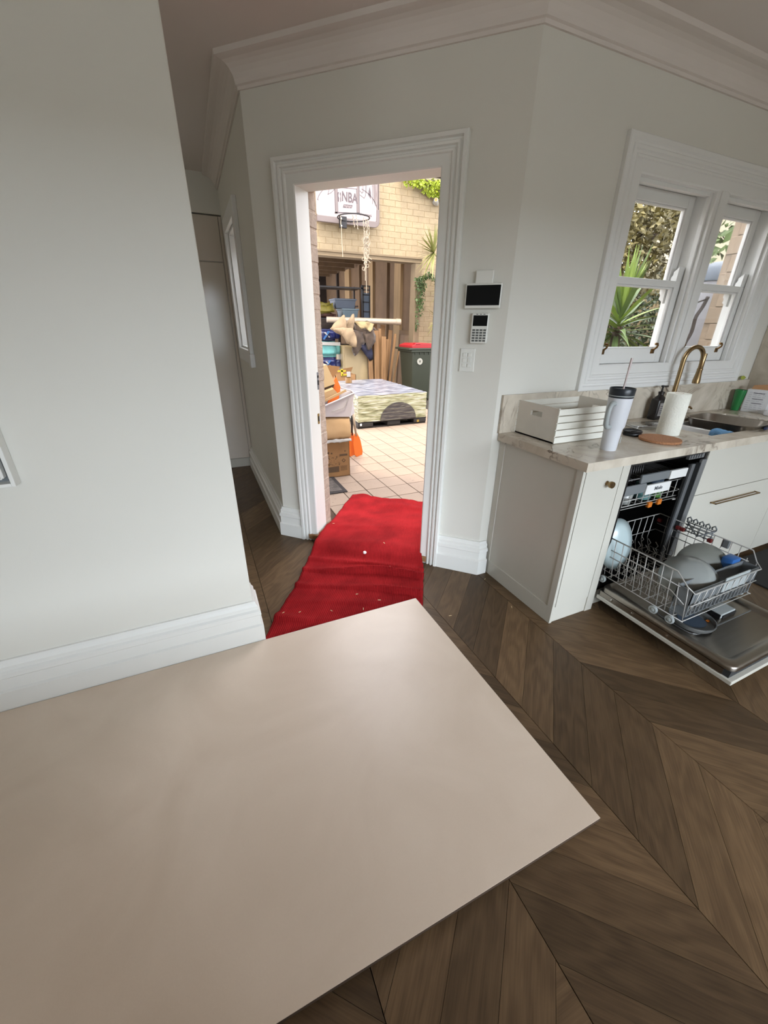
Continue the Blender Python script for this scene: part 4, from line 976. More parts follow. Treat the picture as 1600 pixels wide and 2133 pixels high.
# dark entrance mat
mat('mat_grey', rgb(116, 107, 100), 0.95, var=.45, scale=18, bump=.5, bscale=80)
mat('mat_border', rgb(64, 56, 54), 0.9, var=.1)
t = thing('door_mat', 'dark mottled door mat with a border beside the carton', 'mat', (0,0,0))
MB().bbox(.72, 1.165, 3.43, 3.89, .001, .010, .002, seg=1).obj('border', 'mat_border', t)
MB().bbox(.76, 1.125, 3.47, 3.85, .0102, .013, .001, seg=1).obj('pile', 'mat_grey', t)

# ================================================================ garage
GY = 8.6
mat('render_cream', rgb(196, 168, 124), 0.9, var=.06, scale=5, bump=.2, bscale=30)
mat('garage_timber', rgb(150, 118, 84), 0.85, var=.14, scale=6, stretch=(1, 1, .3))
mat('garage_board', rgb(150, 118, 86), 0.85, var=.15, scale=3)
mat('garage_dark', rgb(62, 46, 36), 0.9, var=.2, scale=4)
mat('stud_timber', rgb(214, 176, 126), 0.8, var=.12, scale=5, stretch=(3, 3, .4))
mat('lintel_cream', rgb(168, 144, 110), 0.8, var=.06)
GL, GR_, GH = 0.2, 4.55, 2.70
g = MB(); g.box(-.5, GL, GY+.012, GY+.2, 0, 4.7); g.box(GR_+.012, 9, GY+.012, GY+.2, 0, 4.7); g.box(GL, GR_, GY+.012, GY+.2, GH, 4.7)
g.box(9, 18, GY+.012, GY+.2, 0, 2.6)
wg = struct(g.obj('wall_garage', 'render_cream'), 'cream painted brick garage wall across the courtyard')
def brickrow(x0, x1, z0, z1, off=0.0):
    r = 0; z = z0
    while z < z1-.02:
        x = x0-(.13 if r % 2 else 0.0)
        while x < x1:
            a, b = max(x, x0), min(x+.252, x1)
            if b-a > .04:
                MB().bbox(a, b-.0035, GY+.0085+random.uniform(-.0015, .0015), GY+.0125, z, z+.0965, .002, seg=1).obj('brick', 'cream_brick', wg)
            x += .26
        z += .1; r += 1
brickrow(2.25, 5.4, 2.80, 4.25); brickrow(4.70, 5.4, .7, 2.80)
g = MB(); g.box(GL-.1, 4.69, GY-.035, GY+.202, GH-.006, GH+.02); g.box(GL-.1, 4.69, GY-.03, GY+.1, GH+.02, 2.76); g.box(GL-.1, 4.69, GY-.05, GY+.1, 2.76, 2.795)
g.obj('lintel_trim', 'lintel_cream', wg, bevel=.004)
g = MB(); g.box(GR_, 4.688, GY-.026, GY+.198, 0, 2.758); g.obj('jamb_post', 'lintel_cream', wg, bevel=.004)
# interior of the garage
GX = 4.72
g = MB(); g.box(GX, GX+.1, GY+.2, 15.6, 0, 3.25); wr = struct(g.obj('wall_shed', 'garage_board'), 'brown lined side wall of the garage')
for y0_, wd_, mt in ((13.2, .4, 'stud_timber'), (11.3, .28, 'stud_timber'), (9.66, .34, 'stud_timber'), (10.3, .1, 'garage_timber'), (12.2, .12, 'garage_timber'), (14.2, .1, 'garage_dark')):
    MB().box(GX-.07, GX-.001, y0_-wd_/2, y0_+wd_/2, 0, 3.05).obj('stud', mt, wr)
MB().box(GX-.03, GX-.001, 12.4, 14.5, 2.02, 2.06).obj('rail', 'garage_dark', wr)
g = MB(); g.box(.5, 3.9, 15.6, 15.7, 0, 3.3); g.box(4.2, GX, 15.6, 15.7, 0, 3.3); g.box(3.9, 4.2, 15.6, 15.7, 0, 1.6); g.box(3.9, 4.2, 15.6, 15.7, 2.85, 3.3)
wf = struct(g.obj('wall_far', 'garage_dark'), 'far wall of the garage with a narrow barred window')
for i in range(7): MB().box(3.88, 4.22, 15.58, 15.6, 1.62+i*.185, 1.65+i*.185).obj('window_bar', 'garage_dark', wf)
g = MB(); g.box(.4, .5, GY+.2, 9, 0, 3.25); g.b.free()
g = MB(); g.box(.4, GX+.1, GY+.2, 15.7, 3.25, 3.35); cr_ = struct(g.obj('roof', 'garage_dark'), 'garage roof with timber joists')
for i in range(8): MB().box(.5, GX-.08, 9.3+i*.8, 9.36+i*.8, 3.02, 3.24).obj('joist', 'garage_timber', cr_)
MB().box(.4, GX+.1, 9.45, 15.7, -.06, .0).obj('slab', 'concrete', gr)
# leaning brown panel by the right wall
mat('old_door', rgb(176, 140, 106), 0.7, var=.12, scale=5, stretch=(2, 2, .5))
t = thing('old_panel_door', 'old brown panelled door leaning inside the garage opening', 'door', (4.58, 8.98, .0), 0, rot=(0, R(3), 0))
g = MB(); g.box(0, .035, -.06, .5, 0, 1.42); g.obj('leaf', 'old_door', t)
for a in ((-.06, -.01), (.45, .5)): MB().box(-.012, 0, a[0], a[1], 0, 1.42).obj('stile', 'garage_timber', t)
MB().box(-.012, 0, -.01, .45, 1.33, 1.42).obj('top_rail', 'garage_timber', t)
# window side frame, storage things
t = thing('storage_shelf', 'dark metal storage shelf at the back of the garage', 'shelf', (0,0,0))
g = MB(); SYs = 9.75
for x in (2.55, 3.78):
    for y in (SYs, SYs+.5): g.box(x, x+.03, y, y+.03, 0, 2.35)
for z in (.5, 1.1, 1.66, 2.3): g.box(2.55, 3.81, SYs, SYs+.53, z-.03, z)
g.obj('shelf_frame', 'stainless_dark', t)
def tub(nm, lab, m, x0, x1, y0, y1, z0, z1, grp=None):
    g = MB(); k = .03
    lo = [(x0+k, y0+k), (x1-k, y0+k), (x1-k, y1-k), (x0+k, y1-k)]; hi = [(x0, y0), (x1, y0), (x1, y1), (x0, y1)]
    a = [g.b.verts.new((*p, z0)) for p in lo]; b = [g.b.verts.new((*p, z1)) for p in hi]
    g.b.faces.new(a[::-1]); g.b.faces.new(b)
    for i in range(4): g.b.faces.new([a[i], a[(i+1)%4], b[(i+1)%4], b[i]])
    g.bbox(x0-.012, x1+.012, y0-.012, y1+.012, z1-.03, z1+.005, .006)
    return tag(g.obj(nm, m, bevel=.01), lab, 'tub', grp)
mat('tub_blue', rgb(120, 132, 150), 0.4, var=.05); mat('tub_pale', rgb(150, 172, 182), 0.35, var=.05)
tub('storage_tub', 'pale blue plastic storage tub on the garage shelf under another', 'tub_pale', 3.32, 3.72, SYs+.03, SYs+.45, 1.662, 1.86)
tub('storage_tub', 'grey blue storage tub on top of the pale blue one', 'tub_blue', 3.15, 3.66, SYs+.03, SYs+.45, 1.867, 2.06)
mat('bag_olive', rgb(175, 161, 60), 0.6, var=.2, scale=10); mat('bag_rust', rgb(92, 48, 26), 0.7, var=.4, scale=12)
def lump(nm, m, lab, cat, x0, x1, y0, y1, z0, z1, amp=.04, fr=7, seed=0, smooth=True):
    g = MB(); t = bmesh.new(); bmesh.ops.create_cube(t, size=1); bmesh.ops.bevel(t, geom=t.edges[:], offset=.18, segments=2, affect='EDGES'); bmesh.ops.subdivide_edges(t, edges=t.edges[:], cuts=3, use_grid_fill=True)
    for v in t.verts:
        c = Vector(((x0+x1)/2+v.co.x*(x1-x0), (y0+y1)/2+v.co.y*(y1-y0), (z0+z1)/2+v.co.z*(z1-z0)))
        d = Vector((noise.noise(c*fr+Vector((seed, 0, 0))), noise.noise(c*fr+Vector((0, seed+9, 0))), noise.noise(c*fr+Vector((0, 0, seed+5)))))*amp
        if v.co.z < -.3: d.z = abs(d.z)*.2
        v.co = c+d
    g.merge(t); return tag(g.obj(nm, m, smooth=smooth), lab, cat)
lump('olive_bag', 'bag_olive', 'crumpled olive yellow bag on the garage shelf left of the tubs', 'bag', 2.58, 3.14, 9.72, 10.1, 1.74, 1.97, .09, 5, 3)
lump('rust_bundle', 'bag_rust', 'dark rusty bundle on the shelf beneath the olive bag', 'bundle', 2.6, 3.2, 9.78, 10.2, 1.662, 1.76, .05, 9, 8)
lump('dark_bundle', 'garage_dark', 'dark bundle behind the beige cushion in garage', 'bundle', 2.5, 3.2, 9.4, 9.7, 1.3, 1.62, .06, 8, 2)
# stacked packs of navy and turquoise film
mat('film_navy', rgb(26, 40, 110), 0.3, var=.3, scale=8, bump=.4, bscale=30, coat=.3); mat('film_teal', rgb(140, 225, 220), 0.35, var=.12, scale=8, bump=.5, bscale=24, coat=.2)
mat('film_white', rgb(220, 216, 210), .4); mat('film_blue', rgb(70, 130, 200), .4)
PK_ = [('film_navy', 1.195, 1.43, 'navy blue plastic pack topmost in the garage stack'), ('film_teal', .865, 1.19, 'turquoise plastic pack second from the top of the stack'), ('film_navy', .60, .86, 'navy blue pack with white splashes under the turquoise one'), ('film_teal', .30, .595, 'turquoise pack low down behind the open cartons'), ('film_navy', .002, .295, 'navy pack at the bottom of the garage stack')]
for m_, z0, z1, lb in PK_:
    o = lump('wrapped_pack', m_, lb, 'pack', 2.42, 3.0, 9.02, 9.36, z0, z1-.004, .02, 9, z0*10)
    yy = 8.992
    if m_ == 'film_navy':
        g = MB(); zc = (z0+z1)/2; sg = 1 if z0 > 1 else -1
        g.prism([(2.60, zc-.08), (2.63, zc-.09), (2.76, zc+.07), (2.72, zc+.08)], (1,0,0), (0,0,1), (0,.03,0), (0, yy-.01, 0)); g.obj('print_stroke', 'film_blue', o)
        g = MB(); g.prism([(2.62, zc+.05), (2.66, zc+.055), (2.70, zc+.01), (2.68, zc+.0)], (1,0,0), (0,0,1), (0,.03,0), (0, yy-.012, 0)); g.prism([(2.71, zc-.01), (2.76, zc-.04), (2.73, zc-.05)], (1,0,0), (0,0,1), (0,.03,0), (0, yy-.012, 0)); g.obj('print_stroke', 'film_white', o)
    else:
        g = MB(); g.prism([(2.44, z1-.07), (2.98, z1-.09), (2.98, z1-.02), (2.44, z1-.01)], (1,0,0), (0,0,1), (0,.03,0), (0, yy-.008, 0)); g.obj('print_band', 'film_white', o)
# cream cabinet with clothing heaped on it
mat('cream_panel', rgb(234, 208, 159), 0.45, var=.03)
t = thing('cream_cabinet', 'plain cream cupboard in the garage under the heap of clothes', 'cupboard', (0,0,0))
MB().bbox(3.03, 3.62, 8.96, 9.45, .002, 1.10, .008).obj('body', 'cream_panel', t); MB().bbox(3.06, 3.60, 8.945, 8.958, .03, 1.08, .003).obj('door', 'cream_panel', t)
mat('coat_brown', rgb(112, 92, 76), 0.95, var=.2, scale=14, bump=.4, bscale=40, sheen=.2); mat('cloth_navy', rgb(62, 62, 88), 0.95, var=.15, scale=14); mat('cloth_cream', rgb(224, 196, 142), 0.9, var=.05); mat('cushion_beige', rgb(204, 174, 136), 0.85, var=.08, scale=9, bump=.2, bscale=30)
lump('brown_coat', 'coat_brown', 'heap of brown grey coats draped over the cream cupboard', 'coat', 3.16, 3.80, 8.82, 9.3, 1.08, 1.52, .16, 5, 4)
def drape(nm, m, lab, cat, pts, y, th=.02, seed=1, bulge=.05, part=None):
    g = MB(); n = len(pts)
    cx = sum(p[0] for p in pts)/n; cz = sum(p[1] for p in pts)/n
    t = bmesh.new(); f = t.faces.new([t.verts.new((p[0], 0, p[1])) for p in pts]); bmesh.ops.triangulate(t, faces=[f]); bmesh.ops.subdivide_edges(t, edges=t.edges[:], cuts=3)
    bmesh.ops.triangulate(t, faces=t.faces[:])
    for v in t.verts:
        v.co.y = y+bulge*noise.noise(v.co*6+Vector((seed*7, 0, 0)))+.5*bulge*noise.noise(v.co*14+Vector((0, 0, seed)))
    g.merge(t); o = g.obj(nm, m, part, smooth=True, solid=th)
    return o if part else tag(o, lab, cat)
drape('coat_sleeve', 'coat_brown', 'brown coat sleeve hanging over the cream cupboard front', 'coat', [(3.18, 1.42), (3.42, 1.38), (3.47, 1.16), (3.30, .95), (3.24, .90), (3.19, 1.02)], 8.80, .05, 2, .06)
drape('navy_cloth', 'cloth_navy', 'navy cloth hanging over the cream cupboard right edge', 'cloth', [(3.34, 1.12), (3.55, 1.24), (3.66, 1.08), (3.68, .82), (3.60, .80), (3.44, 1.0)], 8.84, .04, 5, .05)
drape('brown_scarf', 'coat_brown', 'brown garment end hanging at right of the coat heap', 'garment', [(3.46, 1.34), (3.66, 1.42), (3.72, 1.2), (3.58, 1.02), (3.53, 1.04)], 8.78, .05, 8, .06)
drape('cream_cloth', 'cloth_cream', 'pale cream cloth lying under the white pipe', 'cloth', [(3.22, 1.58), (3.5, 1.58), (3.66, 1.54), (3.62, 1.43), (3.56, 1.38), (3.47, 1.46), (3.36, 1.44), (3.3, 1.5)], 8.72, .015, 3, .05)
# beige folded cushion with two upright corners
ce = thing('beige_cushion', 'beige folded cushion with two upright corners above the packs', 'cushion', (0,0,0))
for nm, pts, yy, sd_ in (('flap', [(2.68, 1.44), (2.80, 1.56), (2.97, 1.70), (3.02, 1.58), (3.03, 1.40), (2.95, 1.30), (2.8, 1.36)], 8.68, 1), ('flap', [(3.02, 1.42), (3.06, 1.58), (3.17, 1.71), (3.21, 1.72), (3.19, 1.5), (3.16, 1.38)], 8.70, 4), ('seat', [(2.72, 1.43), (2.92, 1.46), (3.15, 1.44), (3.22, 1.28), (3.225, 1.10), (3.18, 1.08), (3.04, 1.16), (2.9, 1.33)], 8.64, 6)):
    drape(nm, 'cushion_beige', None, None, pts, yy, .05, sd_, .06, part=ce)
mat('pvc', rgb(245, 223, 195), 0.35, var=.02)
t = thing('pvc_pipe', 'long white plastic pipe lying across the garage heap', 'pipe', (0,0,0))
g = MB(); g.tube([(2.75, 9.15, 1.615), (4.30, 8.95, 1.592)], .058, 20); g.obj('tube', 'pvc', t, smooth=True, angle=50)
g = MB(); g.tube([(4.29, 8.951, 1.592), (4.40, 8.937, 1.59)], .066, 20); c_ = g.obj('end_cap', 'pvc', t, smooth=True, angle=50)
# leaning timber
mat('timber_plank', rgb(181, 135, 87), 0.8, var=.2, scale=4, stretch=(6, 6, .6), bump=.2)
TB = [(3.62, .09, 1.0, 0, 8.74), (3.67, .05, 1.12, .01, 8.78), (3.72, .10, 1.52, .02, 8.90), (3.76, .11, 1.42, .02, 8.75), (3.80, .10, 1.56, .05, 8.95), (3.86, .07, 1.46, .06, 8.80), (3.90, .11, 1.3, .05, 8.72), (3.92, .12, 1.55, .12, 8.98), (3.97, .05, 1.25, .12, 8.77), (4.0, .09, 1.45, .17, 8.92), (4.02, .05, 1.38, .21, 8.74), (4.05, .03, 1.32, .25, 8.80), (4.08, .025, 1.18, .27, 8.72)]
ORD = 'first second third fourth fifth sixth seventh eighth ninth tenth eleventh twelfth thirteenth'.split()
for i, (x, wd_, h, lean, yy) in enumerate(TB):
    t = MB().bbox(-wd_/2, wd_/2, -.014, .014, 0, h, .002, seg=1).obj('timber_offcut', 'timber_plank', loc=(x, yy, .002), rot=(R(-8), lean*.9, R(5*(i % 3)-5)))
    tag(t, ORD[i]+' timber offcut from the coats in the leaning bundle', 'timber', 'timber offcuts leaning in the garage')
mat('dark_frame', rgb(46, 42, 40), .6)
t = thing('wire_frame', 'dark upright frame standing at right end of garage shelf', 'frame', (0,0,0))
g = MB()
for x in (3.84, 4.0): g.box(x, x+.025, 9.8, 9.83, 0, 2.35)
for z in (1.8, 2.0, 2.15, 2.25, 2.33): g.box(3.84, 4.02, 9.8, 9.83, z, z+.02)
g.obj('bars', 'dark_frame', t)
MB().box(3.86, 4.0, 9.82, 9.826, 1.65, 2.2).obj('panel', 'slate_blue', t)

# ================================================================ wrapped pallet
mat('pallet_black', rgb(52, 46, 42), 0.7, var=.15, scale=20)
def wrap_mat(name, ca_, cb_, cc_):
    m = bpy.data.materials.new(name); m.use_nodes = True; MATS[name] = m
    n = m.node_tree; p = n.nodes['Principled BSDF']; L = n.links.new
    tc = n.nodes.new('ShaderNodeTexCoord'); mp = n.nodes.new('ShaderNodeMapping'); mp.inputs['Scale'].default_value = (2.2, 9, 26); L(tc.outputs['Object'], mp.inputs['Vector'])
    a = n.nodes.new('ShaderNodeTexNoise'); a.inputs['Scale'].default_value = 2.2; a.inputs['Detail'].default_value = 5; a.inputs['Distortion'].default_value = .6; L(mp.outputs[0], a.inputs['Vector'])
    c = n.nodes.new('ShaderNodeValToRGB'); e = c.color_ramp.elements; e[0].position = .38; e[0].color = ca_; e[1].position = .66; e[1].color = cc_; x = e.new(.52); x.color = cb_
    L(a.outputs['Fac'], c.inputs[0]); L(c.outputs[0], p.inputs['Base Color']); p.inputs['Roughness'].default_value = .32; p.inputs['Coat Weight'].default_value = .5; p.inputs['Coat Roughness'].default_value = .2
    b = n.nodes.new('ShaderNodeBump'); b.inputs['Strength'].default_value = .8; b.inputs['Distance'].default_value = .012; L(a.outputs['Fac'], b.inputs['Height']); L(b.outputs[0], p.inputs['Normal'])
wrap_mat('stretch_film', rgb(146, 146, 100), rgb(226, 224, 178), rgb(255, 255, 236))
wrap_mat('stretch_film_dark', rgb(62, 58, 64), rgb(96, 90, 88), rgb(150, 144, 126))
wrap_mat('stretch_film_top', rgb(120, 124, 142), rgb(190, 194, 208), rgb(236, 238, 246))  # bluish sky reflection painted into the film colour on top
pa_ = thing('pallet', 'black plastic pallet under the film wrapped load', 'pallet', (2.20, 5.875, 0), R(1.5))
PWd, PDp = 1.24, 1.95
g = MB(); g.box(0, PWd, 0, PDp, .088, .106); g.obj('deck', 'pallet_black', pa_)
for x in (0, .51, PWd-.24):
    for y in (0, .88, PDp-.24): MB().bbox(x, x+(.24 if x else .26), y, y+.24, .022, .088, .012).obj('block', 'pallet_black', pa_)
for y in (0, .88, PDp-.24): MB().box(.0, PWd, y+.02, y+.2, .002, .022).obj('runner', 'pallet_black', pa_)
mat('tag_yellow', rgb(210, 170, 60), .6)
g = MB(); g.box(1.06, 1.10, -.004, 0.0, .03, .065); g.obj('corner_tag', 'tag_yellow', pa_); g = MB(); g.box(.03, .06, -.004, 0.0, .05, .085); g.obj('corner_tag', 'cap_white', pa_)
ld = thing('wrapped_load', 'low square load wrapped in crinkled stretch film on the pallet', 'load', (2.20, 5.875, .107), R(1.5))
g = MB(); x0, x1, y0, y1, z1 = -.0, 1.22, -.01, 1.95, .402
def skin(fn, nu, nv, s): 
    def f(u, v):
        p = fn(u, v); k = .010
        return (p[0]+k*noise.noise((p[0]*6, p[1]*6, p[2]*40+s))+.15*p[1]*.35, p[1]+k*noise.noise((p[0]*5+9, p[1]*6, p[2]*45+s)), max(.0, p[2]+.008*noise.noise((p[0]*4, p[1]*14, s))))
    g.grid(f, nu, nv)
skin(lambda u, v: (x0+(x1-x0)*u, y0, z1*v), 40, 30, 0); skin(lambda u, v: (x0, y1+(y0-y1)*u, z1*v), 40, 24, 0); skin(lambda u, v: (x1, y0+(y1-y0)*u, z1*v), 30, 20, 0); skin(lambda u, v: (x1+(x0-x1)*u, y1, z1*v), 20, 12, 0)
g.obj('film_sides', 'stretch_film', ld, smooth=True)
g = MB(); skin(lambda u, v: (x0+(x1-x0)*u, y0+(y1-y0)*v, z1), 40, 60, 0); g.obj('film_top', 'stretch_film_top', ld, smooth=True)
g = MB(); n_ = 18; pts = [(.70+.325*math.cos(math.pi*i/n_), .002+.275*math.sin(math.pi*i/n_)) for i in range(n_+1)]
g.prism(pts, (1,0,0), (0,0,1), (0,.008,0), (0, -.026, 0)); g.obj('dark_print', 'stretch_film_dark', ld)
mat('tape_brown', rgb(180, 134, 76), .35, var=.04)
t = thing('tape_roll', 'roll of brown packing tape standing on the wrapped load', 'tape', (2.60, 7.42, .517))
MB().lathe([(.048, 0), (.062, 0), (.062, .095), (.048, .095)], 28).obj('tape', 'tape_brown', t, smooth=True, angle=40); MB().lathe([(.042, .0), (.0478, .0), (.0478, .095), (.042, .095)], 28).obj('core', 'film_white', t, smooth=True, angle=40)
# open carton behind the load with a yellow strap
t = thing('open_carton', 'open brown carton with a yellow strap behind the wrapped load', 'carton', (2.74, 7.99, 0.0), R(0))
mat('carton_brown', rgb(201, 150, 97), .85, var=.06, scale=10)
g = MB(); g.box(-.22, .22, 0, .01, 0, .60); g.box(-.22, .22, .3, .31, 0, .60); g.box(-.22, -.21, 0, .31, 0, .60); g.box(.21, .22, 0, .31, 0, .60); g.obj('walls', 'carton_brown', t)
MB().prism([(-.22, 0), (.22, 0), (.26, .12), (-.2, .06)], (1,0,0), (0,-.25,1), (0,.006,0), (0,.31,.60)).obj('flap', 'carton_brown', t)
mat('strap_yellow', rgb(232, 204, 30), .5)
g = MB(); g.box(-.17, .0, -.02, -.008, .66, .69); g.box(-.08, .02, -.02, -.008, .59, .615); g.box(-.10, -.06, -.02, -.008, .58, .715); g.obj('yellow_strap', 'strap_yellow', t)
MB().box(.02, .10, -.012, -.002, .56, .66).obj('label', 'film_white', t)

# ================================================================ cartons by the doorway
mat('carton_light', rgb(246, 202, 147), .85, var=.05, scale=10); mat('carton_print', rgb(122, 94, 66), .85)
t = thing('tall_carton', 'tall torn brown carton with printing beside the doorway', 'carton', (1.075, 3.89, .002), R(-2))
W_, D_, H_ = .275, .33, .63
g = MB(); g.box(0, W_, 0, .006, 0, .55); g.box(0, W_, D_-.006, D_, 0, H_); g.box(0, .006, 0, D_, 0, H_); g.box(W_-.006, W_, 0, D_, 0, H_); g.box(0, W_, 0, D_, 0, .006); g.obj('walls', 'carton_brown', t)
g = MB()
def fl_(u, v):
    x = W_*u*1.02; z = H_-.205*v
    return (x, -.002-.045*math.sin(v*2.0)-.01*noise.noise((u*3, v*3, 2)), z+.012*noise.noise((u*6, 1, v))*v)
g.grid(fl_, 12, 10); g.obj('folded_flap', 'carton_light', t, smooth=True, solid=.005)
g = MB()
def fe_(u, v): return (W_*1.03*u, -.045-.012*v+.008*noise.noise((u*7, v, 3)), .418-.03*v+.014*noise.noise((u*6, v*2, 7)))
g.grid(fe_, 14, 3); g.obj('torn_edge', 'film_white', t, smooth=True, solid=.004)
g = MB(); g.box(.02, .155, -.0022, -.0005, .055, .115); g.obj('print_block', 'carton_print', t)
g = MB()
for i in range(46):
    x = .02+.15*random.random(); z = .125+.10*random.random()**2+.02*random.random(); s = random.uniform(.0015, .0045); g.box(x-s, x+s, -.0022, -.0005, z-s, z+s)
for x, z, s in ((.045, .27, .009), (.08, .262, .008), (.225, .275, .006), (.045, .215, .007)): g.box(x-s, x+s, -.0022, -.0005, z-s, z+s)
o = g.obj('print_speckle', 'carton_print', t); o['kind'] = 'stuff'
g = MB(); 
for i in range(4): g.box(.172, .245, -.0022, -.0005, .07+i*.014, .073+i*.014)
for a in ((.165, .25, .225, .245),): g.box(a[0], a[1], -.0022, -.0005, a[2], a[3])
g.lathe([(.022, -.0015), (.022, .0005), (.015, .0005), (.015, -.0015)], 4, (0,0,0), Matrix.Translation((.208, -.001, .175)) @ Matrix.Rotation(R(90), 4, 'X'), cap=False)
o = g.obj('print_panel', 'carton_print', t); o['kind'] = 'stuff'
# white tub tipped on top
mat('tub_white', rgb(263, 254, 256), .4, var=.02)
t = thing('white_tub', 'white plastic tub tilted on top of the tall carton', 'tub', (0, 0, 0))
g = MB()
O = [(.86, 3.87, .668), (1.362, 3.86, .636), (1.482, 4.07, .628), (.98, 4.12, .668)]           # base corners
U = [(.88, 3.83, .69), (1.398, 3.84, .866), (1.462, 4.08, .852), (1.29, 4.12, .91), (.93, 4.13, .74)]
ob = [g.b.verts.new(p) for p in O]; ut_ = [g.b.verts.new(p) for p in U]
g.b.faces.new(ob[::-1]); g.b.faces.new([ob[0], ob[1], ut_[1], ut_[0]]); g.b.faces.new([ob[1], ob[2], ut_[2], ut_[1]]); g.b.faces.new([ob[2], ob[3], ut_[4], ut_[3], ut_[2]]); g.b.faces.new([ob[3], ob[0], ut_[0], ut_[4]])
g.obj('tub_body', 'tub_white', t, solid=.007)
g = MB(); g.tube([Vector(p) for p in U], .009, 6, closed=True); g.obj('tub_rim', 'tub_white', t)
g = MB(); g.tube([(1.16, 3.842, .70), (1.29, 3.838, .735), (1.34, 3.842, .82)], .004, 5); g.obj('tub_crease', 'film_white', t)
g = MB(); g.prism([(1.00, .74), (1.00, .765), (1.33, .895), (1.345, .878)], (1,0,0), (0,0,1), (0,.012,0), (0,3.90,0)); tag(g.obj('cardboard_strip', 'carton_light'), 'cardboard strip standing along the front rim of the white tub', 'cardboard')
g = MB(); g.prism([(1.0, .83), (1.225, .90), (1.27, .853), (1.0, .735)], (1,0,0), (0,0,1), (0,.05,.01), (0,3.95,0)); tag(g.obj('cardboard_sheet', 'carton_light'), 'flat cardboard sheet lying tilted inside the white tub', 'cardboard')
t = thing('cream_carton', 'cream carton standing cornerwise with a flap in the white tub', 'carton', (0, 0, 0))
mat('carton_cream', rgb(258, 224, 170), .85, var=.03)
g = MB(); g.prism([(1.0, 1.06), (1.185, 1.125), (1.265, .94), (1.0, .86)], (1,0,0), (0,0,1), (0,.2,.0), (0,4.02,0)); g.obj('walls', 'carton_cream', t)
g = MB(); g.prism([(1.0, .858), (1.262, .937), (1.24, .892), (1.0, .82)], (1,0,0), (0,0,1), (0,.19,.0), (0,4.03,0)); g.obj('shaded_base', 'carton_print', t)  # darker brown paints in the shade under the carton
g = MB(); g.prism([(1.215, 1.112), (1.357, 1.092), (1.278, .985)], (1,0,0), (0,0,1), (0,.006,0), (0,4.12,0)); g.obj('flap', 'carton_brown', t)
mat('paddle_orange', rgb(302, 151, 49), .5, var=.04)
def paddle(nm, lab, loc, rot, L_, dark):
    t = thing(nm, lab, 'paddle', loc, 0, rot=rot)
    g = MB(); bl = [(-.018, .0+.30), (.018, .30), (.05, .20), (.062, .05), (.05, .005), (-.03, -.0), (-.058, .03), (-.055, .18)]
    g.prism(bl, (1,0,0), (0,0,1), (0,.012,0), (0,-.006,0)); g.obj('blade', 'paddle_orange', t, bevel=.003)
    g = MB(); g.tube([(0,0,.27), (0,0,L_)], .013, 10); g.obj('shaft', 'black_plastic' if dark else 'pvc', t, smooth=True)
paddle('paddle', 'orange bladed paddle with a white shaft leaning by the carton', (1.685, 4.50, .006), (R(4), R(-9), R(8)), .62, False)
paddle('paddle', 'orange bladed paddle with a black shaft tucked behind the first', (1.605, 4.53, .006), (R(4), R(-2), R(25)), .66, True)
g = MB(); g.prism([(1.292, 1.0), (1.335, .90), (1.30, .72), (1.18, .72), (1.268, .97)], (1,0,0), (0,0,1), (0,.012,0), (0,4.06,0)); tag(g.obj('paddle', 'paddle_orange', bevel=.002), 'orange paddle blade sticking up out of the white tub', 'paddle')

# ================================================================ wheelie bin
mat('bin_green', rgb(62, 68, 48), .5, var=.05); mat('bin_red', rgb(206, 36, 44), .45, var=.03)
t = thing('wheelie_bin', 'dark green wheelie bin with a red lid by the garage', 'bin', (4.19, 7.9, 0))
g = MB(); a = [g.b.verts.new(p) for p in ((.05, .06, .03), (.55, .06, .03), (.55, .50, .03), (.05, .50, .03))]; b = [g.b.verts.new(p) for p in ((0.01, 0, 1.01), (.59, 0, 1.01), (.59, .62, 1.01), (.01, .62, 1.01))]
g.b.faces.new(a[::-1]); g.b.faces.new(b)
for i in range(4): g.b.faces.new([a[i], a[(i+1)%4], b[(i+1)%4], b[i]])
g.obj('body', 'bin_green', t, bevel=.012)
g = MB(); g.bbox(-.09, .66, -.03, .66, 1.05, 1.09, .01); g.bbox(-.03, .63, -.02, .64, 1.005, 1.05, .01)
for i in range(5): g.box(.06+i*.11, .075+i*.11, -.015, 0.0, .96, 1.01)
g.obj('rim', 'bin_green', t)
g = MB(); P_ = [(-.02, 1.085), (.62, 1.085), (.62, 1.15), (.50, 1.175), (.1, 1.175), (-.02, 1.14)]
g.prism(P_, (1,0,0), (0,0,1), (0,.62,0), (0,-.02,0)); g.bbox(.05, .17, -.025, .1, 1.15, 1.19, .012); g.obj('lid', 'bin_red', t, bevel=.012)
for x in (.05, .5):
    g = MB(); g.lathe([(.02, 0), (.1, 0), (.1, .05), (.02, .05)], 20, (0,0,0), Matrix.Translation((x, .55, .1)) @ Matrix.Rotation(R(90), 4, 'Y')); g.obj('wheel', 'black_plastic', t)
mat('emblem_white', rgb(214, 212, 198), .6)
Mx = Matrix.Translation((.185, .008, .825)) @ Matrix.Rotation(R(87), 4, 'X')
g = MB(); g.lathe([(.050, 0), (.064, 0), (.064, .008), (.050, .008)], 28, (0,0,0), Mx); em = g.obj('council_emblem', 'emblem_white', t)
g = MB(); g.prism([(-.03, .03), (.03, .03), (.03, -.005), (0, -.04), (-.03, -.005)], Mx @ Vector((1,0,0))-Mx.translation, Mx @ Vector((0,1,0))-Mx.translation, Mx @ Vector((0,0,.008))-Mx.translation, Mx.translation); g.obj('crest', 'emblem_white', em)
